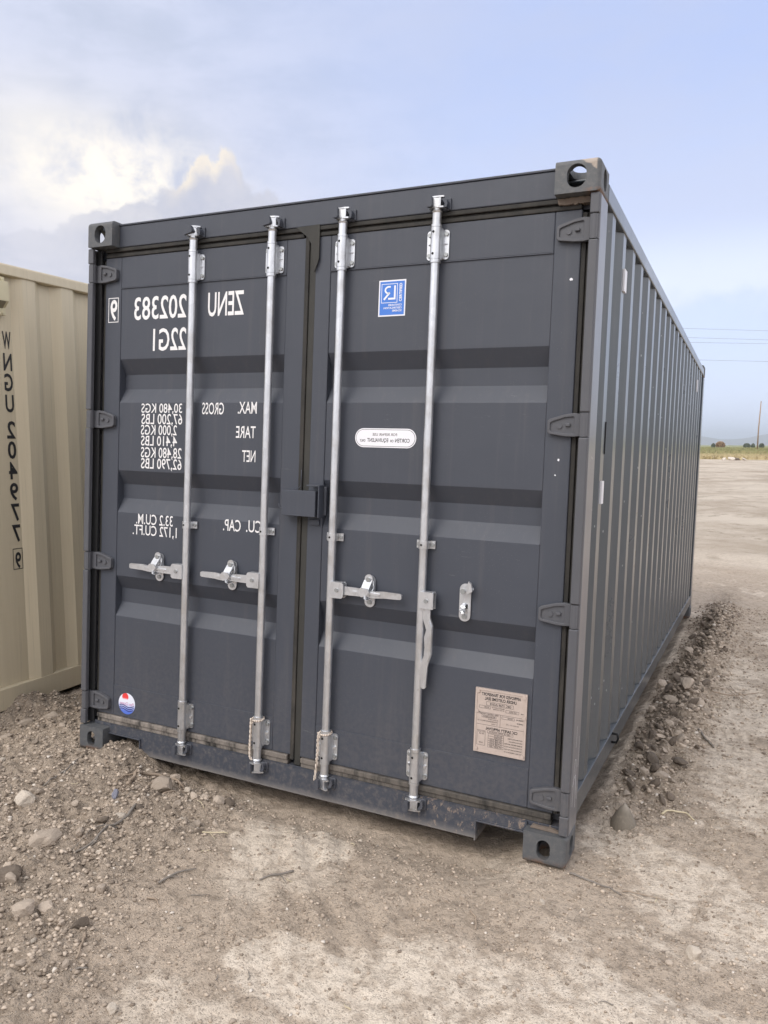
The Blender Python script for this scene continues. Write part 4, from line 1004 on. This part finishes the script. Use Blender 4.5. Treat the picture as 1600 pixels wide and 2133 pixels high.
# counted clods and stones: three groups, copies of a few shapes
protos = [rock_mesh(100 + i, 2, .62, .16, 11) for i in range(10)]
pm = {}
for key in ('clod', 'pale_rock', 'dark_clod'):
    for i, p in enumerate(protos):
        q = p.copy(); q.materials.append(M[key]); pm[key, i] = q
TR = np.array
def in_view(x, y, z=-.05):
    d = Vector((x, y, z)) - Vector((3.0232, -2.8713, 1.534)); f_ = d.dot(fw)
    if f_ < .3: return False
    u = d.dot(rt) / f_ * 1662.8 + 766; v = d.dot(dn) / f_ * 1662.8 + 1054
    return -20 < u < 1620 and v < 2160
def clear(x, y): return not (-.01 < x < 2.45 and -.02 < y < 6.1) and x > -.84
rnd = random.Random(42); placed = []
def scatter(n, fn, smin, smax, keys, name, label, cat, group):
    c = 0; t = 0
    while c < n and t < n * 400:
        t += 1; x, y = fn()
        if not in_view(x, y) or not clear(x, y): continue
        r = smin * (smax / smin) ** (rnd.random() ** 1.7)
        if any((x - a) ** 2 + (y - b) ** 2 < (r + q) ** 2 * .7 for a, b, q in placed): continue
        placed.append((x, y, r)); key = rnd.choice(keys); o = link(name, pm[key, rnd.randrange(10)])
        slab = name == 'clod'; o.scale = (r, r * rnd.uniform(.5, .95), r * rnd.uniform(.45, .9) if slab else r * rnd.uniform(.6, 1)); tl = .9 if slab else .5; o.rotation_euler = (rnd.uniform(-tl, tl), rnd.uniform(-tl, tl), rnd.random() * 6.28)
        o.location = (x, y, H1(x, y) + r * (.30 if slab else .18)); tag(o, label(x, y, r, key) if callable(label) else label, cat, group); c += 1
def lab_ridge(x, y, r, key):
    t = {'clod': 'tan', 'dark_clod': 'dark', 'pale_rock': 'pale'}[key]; sz_ = 'large ' if r > .042 else ('small ' if r < .028 else '')
    side = 'container side' if x < float(np.interp(y, RIDGE_Y, RIDGE_X)) else 'outer side'
    zn = 'just behind the cone-shaped stone' if y < 1.5 else ('level with the lashing ring' if y < 2.5 else ('half way along the container' if y < 4 else 'near the rear corner'))
    return f'{sz_}{t} clod, {side} of furrow ridge, {zn}'
def lab_loose(x, y, r, key):
    t = {'clod': 'tan brown', 'dark_clod': 'dark damp', 'pale_rock': 'pale whitish'}[key]; sz_ = 'larger' if r > .020 else 'small'
    zn = 'between the beige container and the left corner casting' if x < .05 else ('below the left fork pocket' if y > -.30 else ('around the grey weathered stick' if y > -.75 else 'near the lower left corner'))
    return f'{sz_} {t} stone in loose soil {zn}'
def lab_flat(x, y, r, key):
    t = {'clod': 'tan brown', 'pale_rock': 'pale whitish'}[key]
    zn = 'right of the container by the cone-shaped stone' if y > .05 else ('before the right corner casting' if y > -.45 and x > 2.0 else ('below the centre door seam' if y > -.6 else ('along the bottom of the view at right' if x > 2.2 else 'along the bottom of the view at centre')))
    return f'{t} pebble on packed pale ground {zn}'
def ridge_pt():
    y = .8 + 5.2 * rnd.random() ** 1.1; return (float(np.interp(y, RIDGE_Y, RIDGE_X)) + rnd.gauss(-.01, .065), y)
def loose_pt():
    while 1:
        x, y = rnd.uniform(-.9, 1.6), rnd.uniform(-1.5, .3)
        if float(masks(np.array([x]), np.array([y]))[0][0]) > .55: return x, y
scatter(185, ridge_pt, .024, .062, ['clod', 'dark_clod', 'dark_clod', 'clod', 'dark_clod'], 'clod', lab_ridge, 'clod', 'clods in the ridge beside the container')
scatter(120, loose_pt, .013, .042, ['clod', 'clod', 'clod', 'clod', 'clod', 'clod', 'pale_rock', 'dark_clod', 'dark_clod'], 'stone', lab_loose, 'stone', 'stones in the loose soil on the left')
scatter(60, lambda: (rnd.uniform(1.2, 3.3), rnd.uniform(-1.6, .6)), .008, .017, ['clod', 'pale_rock', 'clod'], 'stone', lab_flat, 'stone', 'stones on the packed ground')

# gravel and crumbs nobody could count
M['gravel'] = None
def f_gravel(k, b, P):
    v = k.vor(P, 30, out=1); a, c_, d = k.sep(v); rn = k.new('ShaderNodeNewGeometry').outputs['Random Per Island']
    c = k.mix(k.m('MULTIPLY', rn, k.m('SUBTRACT', 1, k.m('MULTIPLY', k.m('MULTIPLY', k.sm(k.sep(P)[0], 2.74, 2.62), k.sm(k.sep(P)[1], 1.0, 1.8)), .75))), (.21, .165, .125), (.56, .465, .37)); c = k.mix(k.sm(rn, .975, .985), c, (.60, .54, .47)); c = k.mix(k.sm(rn, .03, .02), c, (.20, .16, .125))
    k.put(b.inputs['Base Color'], c); b.inputs['Roughness'].default_value = .9
M['gravel'] = mat('mixed_gravel', f_gravel)
nr = np.random.RandomState(3); N0 = 380000
gxp = nr.uniform(-.84, 3.5, N0); gyp = nr.uniform(-1.7, 6.8, N0); 
l0, p0, r0 = masks(gxp, gyp)
pm_ = fbm(gxp, gyp, 4, 3, 81)
keep = (nr.rand(N0) < (.36 + .60 * l0 + .4 * ss(pm_, .0, .2)) * np.where(gyp > 1.4, .45 + .3 * (r0 > .2), 1.0) * (1 - .55 * p0))
keep &= ~((gxp > -.01) & (gxp < 2.46) & (gyp > .02))
keep &= np.array([in_view(a, b) for a, b in zip(gxp, gyp)])
gxp, gyp, l0 = gxp[keep], gyp[keep], l0[keep]
gz = height(gxp, gyp); rr = (.0012 + .0085 * nr.rand(len(gxp)) ** 4.8) * (1 + .5 * l0) * np.where(gyp > 1.5, 1.6, 1.0)
bases = []
for i in range(8):
    p = rock_mesh(300 + i, 1, .6, .55, 6); n = len(p.vertices); a = np.empty(n * 3); p.vertices.foreach_get('co', a); bases.append((a.reshape(n, 3), np.array([tuple(f.vertices) for f in p.polygons])))
V = []; F = []; o_ = 0
for b_i in range(8):
    sel = np.arange(b_i, len(gxp), 8); bv, bf = bases[b_i]; nb = len(bv)
    th = nr.rand(len(sel)) * 6.28; c_, s__ = np.cos(th), np.sin(th); sc = rr[sel]
    X_ = (bv[None, :, 0] * c_[:, None] - bv[None, :, 1] * s__[:, None]) * sc[:, None] + gxp[sel][:, None]
    Y_ = (bv[None, :, 0] * s__[:, None] + bv[None, :, 1] * c_[:, None]) * sc[:, None] + gyp[sel][:, None]
    Z_ = bv[None, :, 2] * sc[:, None] * nr.uniform(.6, 1.1, len(sel))[:, None] + gz[sel][:, None] + sc[:, None] * .25
    V.append(np.stack([X_, Y_, Z_], -1).reshape(-1, 3)); F.append((bf[None] + (np.arange(len(sel)) * nb)[:, None, None] + o_).reshape(-1, 3)); o_ += len(sel) * nb
V = np.concatenate(V); F = np.concatenate(F)
me = bpy.data.meshes.new('gravel'); me.vertices.add(len(V)); me.vertices.foreach_set('co', V.ravel().astype(np.float32))
me.loops.add(F.size); me.loops.foreach_set('vertex_index', F.ravel().astype(np.int32)); me.polygons.add(len(F))
me.polygons.foreach_set('loop_start', np.arange(0, F.size, 3, dtype=np.int32)); me.polygons.foreach_set('loop_total', np.full(len(F), 3, dtype=np.int32)); me.update(calc_edges=True)
me.materials.append(M['gravel']); gv = link('gravel', me); tag(gv, 'fine gravel and crumbled earth strewn over the dry ground', 'gravel', kind='stuff')
print('gravel', len(gxp))

# ------------------------------------------------------------------ sticks, roots and straw
def wood(name, a, b_, s_=30): return mat(name, lambda k, b, P: (k.put(b.inputs['Base Color'], k.mix(k.noise(k.mapv(P, (1, 1, 1)), s_, 5, .7), a, b_))), a, .9)
M['wood_grey'] = wood('weathered_wood', (.12, .10, .085), (.30, .27, .235)); M['wood_tan'] = wood('root_bark', (.22, .16, .115), (.42, .34, .26)); M['straw'] = wood('straw', (.50, .42, .27), (.66, .58, .42))
def stick(name, pts, r0_, r1_, material, label=None, cat='stick', group=None, lift=.006, twigs=()):
    s = MB()
    def path(pp, ra, rb, jit):
        out = []; rad = []; n = max(2, len(pp) * 4)
        for i in range(n):
            t = i / (n - 1) * (len(pp) - 1); j = min(int(t), len(pp) - 2); u = t - j; x = pp[j][0] * (1 - u) + pp[j + 1][0] * u; y = pp[j][1] * (1 - u) + pp[j + 1][1] * u
            lz = (pp[j][2] if len(pp[j]) > 2 else 0) * (1 - u) + (pp[j + 1][2] if len(pp[j + 1]) > 2 else 0) * u
            x += rnd.uniform(-jit, jit); y += rnd.uniform(-jit, jit); out.append((x, y, H1(x, y) + lift + lz)); rad.append(ra + (rb - ra) * i / (n - 1))
        zs_ = [p[2] for p in out]
        for _ in range(3): zs_ = [zs_[0]] + [max(zs_[i], (zs_[i - 1] + zs_[i + 1]) / 2) for i in range(1, len(zs_) - 1)] + [zs_[-1]]
        s.tube([(p[0], p[1], z) for p, z in zip(out, zs_)], rad, 6)
    path(pts, r0_, r1_, r0_ * .5)
    for t in twigs: path(t, r0_ * .45, r1_ * .4, r0_ * .4)
    o = s.build(name, material); tag(o, label, cat, group); return o
stick('stick', [(.728, -.38), (.76, -.48), (.763, -.582), (.795, -.691), (.762, -.761)], .007, .0035, M['wood_grey'], 'long grey weathered stick slanting through the loose soil on the left', twigs=([(.775, -.54), (.735, -.618), (.75, -.755)], [(.765, -.60), (.80, -.68), (.79, -.75)]))
stick('root', [(.571, -.262), (.517, -.163), (.52, -.105), (.57, -.045, .01), (.63, -.02, .01), (.70, -.04)], .009, .006, M['wood_tan'], 'knotted tan root lying on the slope below the left fork pocket', 'root', twigs=([(.52, -.12), (.49, -.20), (.50, -.26)], [(.66, -.03), (.72, -.08)]))
stick('stick', [(.753, -.244), (.775, -.165), (.80, -.09)], .0045, .003, M['wood_tan'], 'thin brown stick beside the largest tan rock')
stick('straw_stalk', [(1.106, -.426), (1.197, -.383)], .0030, .0024, M['straw'], 'pale straw stalk lying level on the soil left of centre', 'straw', twigs=([(1.137, -.418), (1.183, -.448)],))
stick('stick', [(.15, -.10), (.21, -.254), (.23, -.357), (.228, -.422)], .005, .003, M['wood_grey'], 'dark stick running from the left bottom casting', twigs=([(.17, -.15), (.241, -.269), (.27, -.325)],))
stick('stick', [(1.19, -1.119), (1.222, -1.16), (1.255, -1.214)], .0048, .003, M['wood_tan'], 'short pale stick pointing at the viewer in the lower left foreground')
stick('stick', [(1.27, -1.259), (1.288, -1.24), (1.307, -1.225)], .0035, .0025, M['wood_grey'], 'dark short twig below the short pale stick in the lower left foreground')
stick('stick', [(1.207, -.801), (1.224, -.706), (1.256, -.653)], .0045, .002, M['wood_grey'], 'dark forked twig on bare soil left of the centre foreground', twigs=([(1.215, -.75), (1.25, -.72)],))
stick('stick', [(1.233, -.884), (1.263, -.877), (1.296, -.897)], .0035, .002, M['wood_tan'], 'curled pale twig under the dark forked twig')
stick('root', [(2.455, -.002), (2.523, -.016), (2.60, -.021), (2.645, -.043)], .0040, .002, M['wood_grey'], 'thin dark root reaching right from the right bottom casting', 'root')
stick('root', [(2.645, -.02), (2.664, -.006), (2.729, -.001), (2.792, .004)], .0030, .0015, M['wood_tan'], 'reddish brown straight twig at the far end of the thin dark root', 'root', twigs=([(2.667, -.025), (2.725, -.036), (2.758, -.043)],))
stick('stick', [(2.703, .679), (2.741, .729), (2.799, .738), (2.831, .693)], .005, .003, M['straw'], 'pale bent twig to the right of the cone-shaped stone')
stick('stick', [(2.62, 1.75), (2.66, 1.62), (2.69, 1.50)], .006, .004, M['wood_tan'], 'short broken stick at the foot of the ridge')
stick('stick', [(2.77, 1.95), (2.82, 1.80), (2.86, 1.72)], .007, .005, M['wood_grey'], 'thick dark stick end poking out of the outer foot of the ridge')
stick('stick', [(2.21, -.41), (2.24, -.439), (2.254, -.49)], .0035, .002, M['wood_tan'], 'small curved root in front of the right fork pocket')
stick('stick', [(1.57, -.50), (1.52, -.56), (1.49, -.60)], .0040, .003, M['wood_grey'], 'small grey twig on the soil below the third bar', twigs=([(1.54, -.54), (1.58, -.57)],))
stick('brushwood', [(2.80, 2.75, .02), (2.92, 2.80, .03), (3.08, 3.00, .02)], .005, .003, M['wood_tan'], 'tangle of pale dry twigs on the ground right of the ridge', 'twigs', twigs=([(2.82, 2.6), (2.93, 2.82, .04), (3.0, 3.1)], [(2.88, 3.05), (2.96, 2.78, .03), (3.06, 2.6)], [(2.80, 2.86), (2.92, 2.88, .05), (3.05, 2.78)], [(2.9, 3.15), (2.97, 2.8, .02), (2.98, 2.5)]))
for i in range(26):
    while 1:
        x, y = (rnd.uniform(-.5, 1.9), rnd.uniform(-1.4, .1)) if i < 20 else (rnd.uniform(1.8, 3.2), rnd.uniform(-1.1, 2.5))
        if in_view(x, y) and clear(x, y): break
    a = rnd.random() * 6.28; l_ = rnd.uniform(.012, .04); q = rnd.uniform(-.5, .5)
    stick('rootlet', [(x, y), (x + l_ * math.cos(a), y + l_ * math.sin(a)), (x + l_ * 1.7 * math.cos(a + q), y + l_ * 1.7 * math.sin(a + q))], .0018, .0009, rnd.choice([M['wood_tan'], M['wood_grey'], M['straw']]), 'thin short rootlet or twig fragment lying on the soil', 'twig', 'small rootlets on the soil', lift=.003)

# ------------------------------------------------------------------ background
zf = -.27
# field grass
nr = np.random.RandomState(9); ng = 15000; V = []; F = []
gyy = 108 + (nr.rand(ng) ** 1.6) * 320; gxx = -.075 * gyy * 1.9 + nr.rand(ng) * (.19 * gyy + 8) - 4
hh = np.where(gyy < 150, .22 + .3 * nr.rand(ng), .35 + .5 * nr.rand(ng)); ww = hh * .5 + .15
for i in range(ng):
    for q in range(3):
        a = nr.rand() * 3.14; dx, dy = math.cos(a) * ww[i], math.sin(a) * ww[i]; b0 = len(V); ox, oy = nr.randn(2) * .3
        V += [(gxx[i] - dx + ox, gyy[i] - dy + oy, zf - .05), (gxx[i] + dx + ox, gyy[i] + dy + oy, zf - .05), (gxx[i] + nr.randn() * .2 + ox, gyy[i] + oy, zf + hh[i])]; F.append((b0, b0 + 1, b0 + 2))
me = bpy.data.meshes.new('grass'); me.from_pydata(V, [], F); me.update()
def f_grass(k, b, P):
    x, y, z = k.sep(P); rn = k.new('ShaderNodeNewGeometry').outputs['Random Per Island']
    g = k.sm(k.m('ADD', y, k.m('MULTIPLY', rn, 40)), 135, 190)
    c = k.mix(g, k.mix(rn, (.44, .36, .20), (.62, .52, .32)), k.mix(rn, (.22, .22, .09), (.36, .34, .17)))
    k.put(b.inputs['Base Color'], c); b.inputs['Roughness'].default_value = .9
me.materials.append(mat('dry_field_grass', f_grass)); gr = link('grass', me); tag(gr, 'band of dry tan and green grass along the far edge of the lot', 'grass', kind='stuff')
# rubble heap at the edge of the lot
M['slab'] = rock_mat('broken_concrete', (.45, .40, .34), (.62, .56, .49), .2)
def at_px(u, v_, dist):
    d = rt * ((u - 766.1) / 1662.8) + dn * ((v_ - 1054.2) / 1662.8) + fw; d = d / d.y * dist; return Vector((3.0232, -2.8713, 1.534)) + d
for i, (u, r, lab) in enumerate(((1509, .36, 'low pale lump at the left end of the rubble along the far grass'), (1524, .52, 'pale broken slab leaning in the rubble along the far grass'), (1536, .45, 'darker slab at the middle of the rubble along the far grass'), (1551, .34, 'small pale block at the right end of the rubble along the far grass'))):
    p = at_px(u, 950, 104.0); o = rock('rubble_block', p.x, 104.0 - 2.87, r, 500 + i, M['slab'] if i != 2 else M['dark_clod'], lab, 'rubble', flatz=.5, rotz=.3 * i, tilt=(.1, .3 * (i - 1)), sink=.25, sub=2)
# shrubs and a small tree line on the horizon
def bush(u, dist, w_, h_, ca, cb, label, name='shrub', cat='shrub'):
    p = at_px(u, 927, dist); r = empty(name, (p.x, p.y, zf)); s = MB(); q = random.Random(u)
    s.tube([(0, 0, 0), (.05 * w_, 0, h_ * .3), (0, .02, h_ * .6)], [.05 * h_, .04 * h_, .02 * h_], 6)
    for j in range(5): a = q.random() * 6.28; s.tube([(0, 0, h_ * .15), (w_ * .3 * math.cos(a), w_ * .3 * math.sin(a), h_ * .65)], [.03 * h_, .01 * h_], 5)
    s.build('stem', M['wood_grey'], r); V = []; F = []
    for j in range(1300):
        while 1:
            x, y, z = q.uniform(-1, 1), q.uniform(-1, 1), q.uniform(-1, 1); d_ = math.sqrt(x * x + y * y + z * z)
            if d_ < 1 and q.random() < .3 + .7 * (math.sin(5 * x + u) * math.cos(4 * z + y * 3) + 1) / 2 + (.2 if d_ > .6 else 0): break
        c_ = Vector((x * w_ / 2, y * w_ / 2, h_ * (.5 + .5 * z))); a, b2, l_ = q.random() * 6.28, q.uniform(-1.2, 1.2), h_ * .07
        t1 = Vector((math.cos(a) * math.cos(b2), math.sin(a) * math.cos(b2), math.sin(b2))) * l_; t2 = t1.cross(Vector((q.uniform(-1, 1), q.uniform(-1, 1), q.uniform(-1, 1)))).normalized() * l_ * .6
        b0 = len(V); V += [c_ - t1, c_ + t2, c_ + t1, c_ - t2]; F.append((b0, b0 + 1, b0 + 2, b0 + 3))
    me = bpy.data.meshes.new('foliage'); me.from_pydata([tuple(v) for v in V], [], F); me.update()
    me.materials.append(mat('foliage_' + name, lambda k, b, P: k.put(b.inputs['Base Color'], k.mix(k.new('ShaderNodeNewGeometry').outputs['Random Per Island'], ca, cb)), ca, .9)); link('foliage', me, r)
    tag(r, label, cat, 'shrubs and trees on the horizon')
bush(1486, 420, 1.8, 2.6, (.10, .125, .085), (.18, .20, .13), 'small dark shrub on the horizon next to the container edge')
bush(1501, 420, 4.6, 3.5, (.28, .17, .09), (.42, .28, .15), 'rust brown rounded tree on the horizon', 'tree', 'tree')
bush(1556, 420, 3.4, 2.7, (.10, .125, .085), (.18, .20, .13), 'wider dark shrub on the horizon left of the utility pole')
bush(1569, 420, 1.7, 2.6, (.10, .125, .085), (.18, .20, .13), 'small dark shrub on the horizon touching the utility pole')
bush(1587, 420, 2.4, 2.7, (.10, .125, .085), (.18, .20, .13), 'dark shrub on the horizon right of the utility pole')
# utility pole and wires
p = at_px(1578, 927, 233); pole = MB()
pole.tube([(0, 0, 0), (.1, 0, 6), (.42, 0, 13.1)], [.19, .16, .11], 10); pole.box(.33, .51, -.03, .03, 13.1, 13.25)
o = pole.build('utility_pole', mat('brown_pole_wood', lambda k, b, P: k.put(b.inputs['Base Color'], k.mix(k.noise(P, 2, 5, .6), (.26, .17, .11), (.40, .28, .20))), (.3, .2, .14), .9)); o.location = (p.x, p.y, zf)
tag(o, 'bare brown wooden utility pole standing alone in the far field', 'utility pole')
M['wire'] = mat('cable', None, (.24, .24, .26), .6)
def wire(a, b, label):
    pa = at_px(a[0], a[1], 62); e0 = (a[1] - 0); dist = 62
    q0 = at_px(a[0], a[1], dist)
    # level cable: the far end is pushed back until it stands at the same height
    d = rt * ((b[0] - 766.1) / 1662.8) + dn * ((b[1] - 1054.2) / 1662.8) + fw; t = (q0.z - 1.534) / d.z; q1 = Vector((3.0232, -2.8713, 1.534)) + d * t
    v = (q1 - q0).normalized(); s = MB(); pts = []
    for i in range(-14, 31): pts.append(tuple(q0 + v * (i * 4)))
    s.tube(pts, .010, 5); o = s.build('overhead_wire', M['wire']); tag(o, label, 'overhead wire', 'overhead wires')
wire((1430, 684), (1600, 689), 'topmost of the overhead wires in the sky right of the grey container')
wire((1430, 703), (1600, 708), 'overhead wire second from the top right of the grey container')
wire((1430, 713), (1600, 716), 'overhead wire third from the top, just under its neighbour')
wire((1470, 750), (1600, 753), 'lowest and faintest overhead wire right of the grey container')
# far mountains
xs = np.linspace(-9000, 6000, 220); V = []; F = []; yh = 9000
hz = 60 + 75 * (fbm(xs / 900, xs * 0 + 3, 1.0, 5, 91, .5) + .5)
hz = hz * (.55 + .9 * ss(np.abs(xs + 245), 60, 420) * .55) 
for i, (x, h_) in enumerate(zip(xs, hz)): V += [(x, yh - 700, zf - 5), (x, yh - 250, zf + h_ * .55 + 6 * math.sin(i * 1.7)), (x, yh, zf + h_), (x, yh + 900, zf - 5)]
for i in range(len(xs) - 1):
    for j in range(3): F.append((4 * i + j, 4 * i + 4 + j, 4 * i + 5 + j, 4 * i + 1 + j))
me = bpy.data.meshes.new('hills'); me.from_pydata(V, [], F); me.update()
me.materials.append(mat('hill_scrub', lambda k, b, P: k.put(b.inputs['Base Color'], k.mix(k.noise(P, .004, 6, .6), (.10, .105, .07), (.19, .17, .12))), (.15, .14, .1), .95))
o = link('hills', me); tag(o, kind='structure')
# air between here and the mountains
s = MB(); s.box(-11900, 11900, -11900, 11900, -8, 160)
hzm = bpy.data.materials.new('haze_air'); hzm.use_nodes = True; nt = hzm.node_tree; nt.nodes.remove(nt.nodes['Principled BSDF'])
pv = nt.nodes.new('ShaderNodeVolumePrincipled'); pv.inputs['Color'].default_value = (.86, .94, 1, 1); pv.inputs['Density'].default_value = 1.9e-4; pv.inputs['Anisotropy'].default_value = .2
nt.links.new(pv.outputs[0], nt.nodes['Material Output'].inputs['Volume'])
o = s.build('haze', hzm); tag(o, 'thin haze in the air towards the mountains', 'haze', kind='stuff')
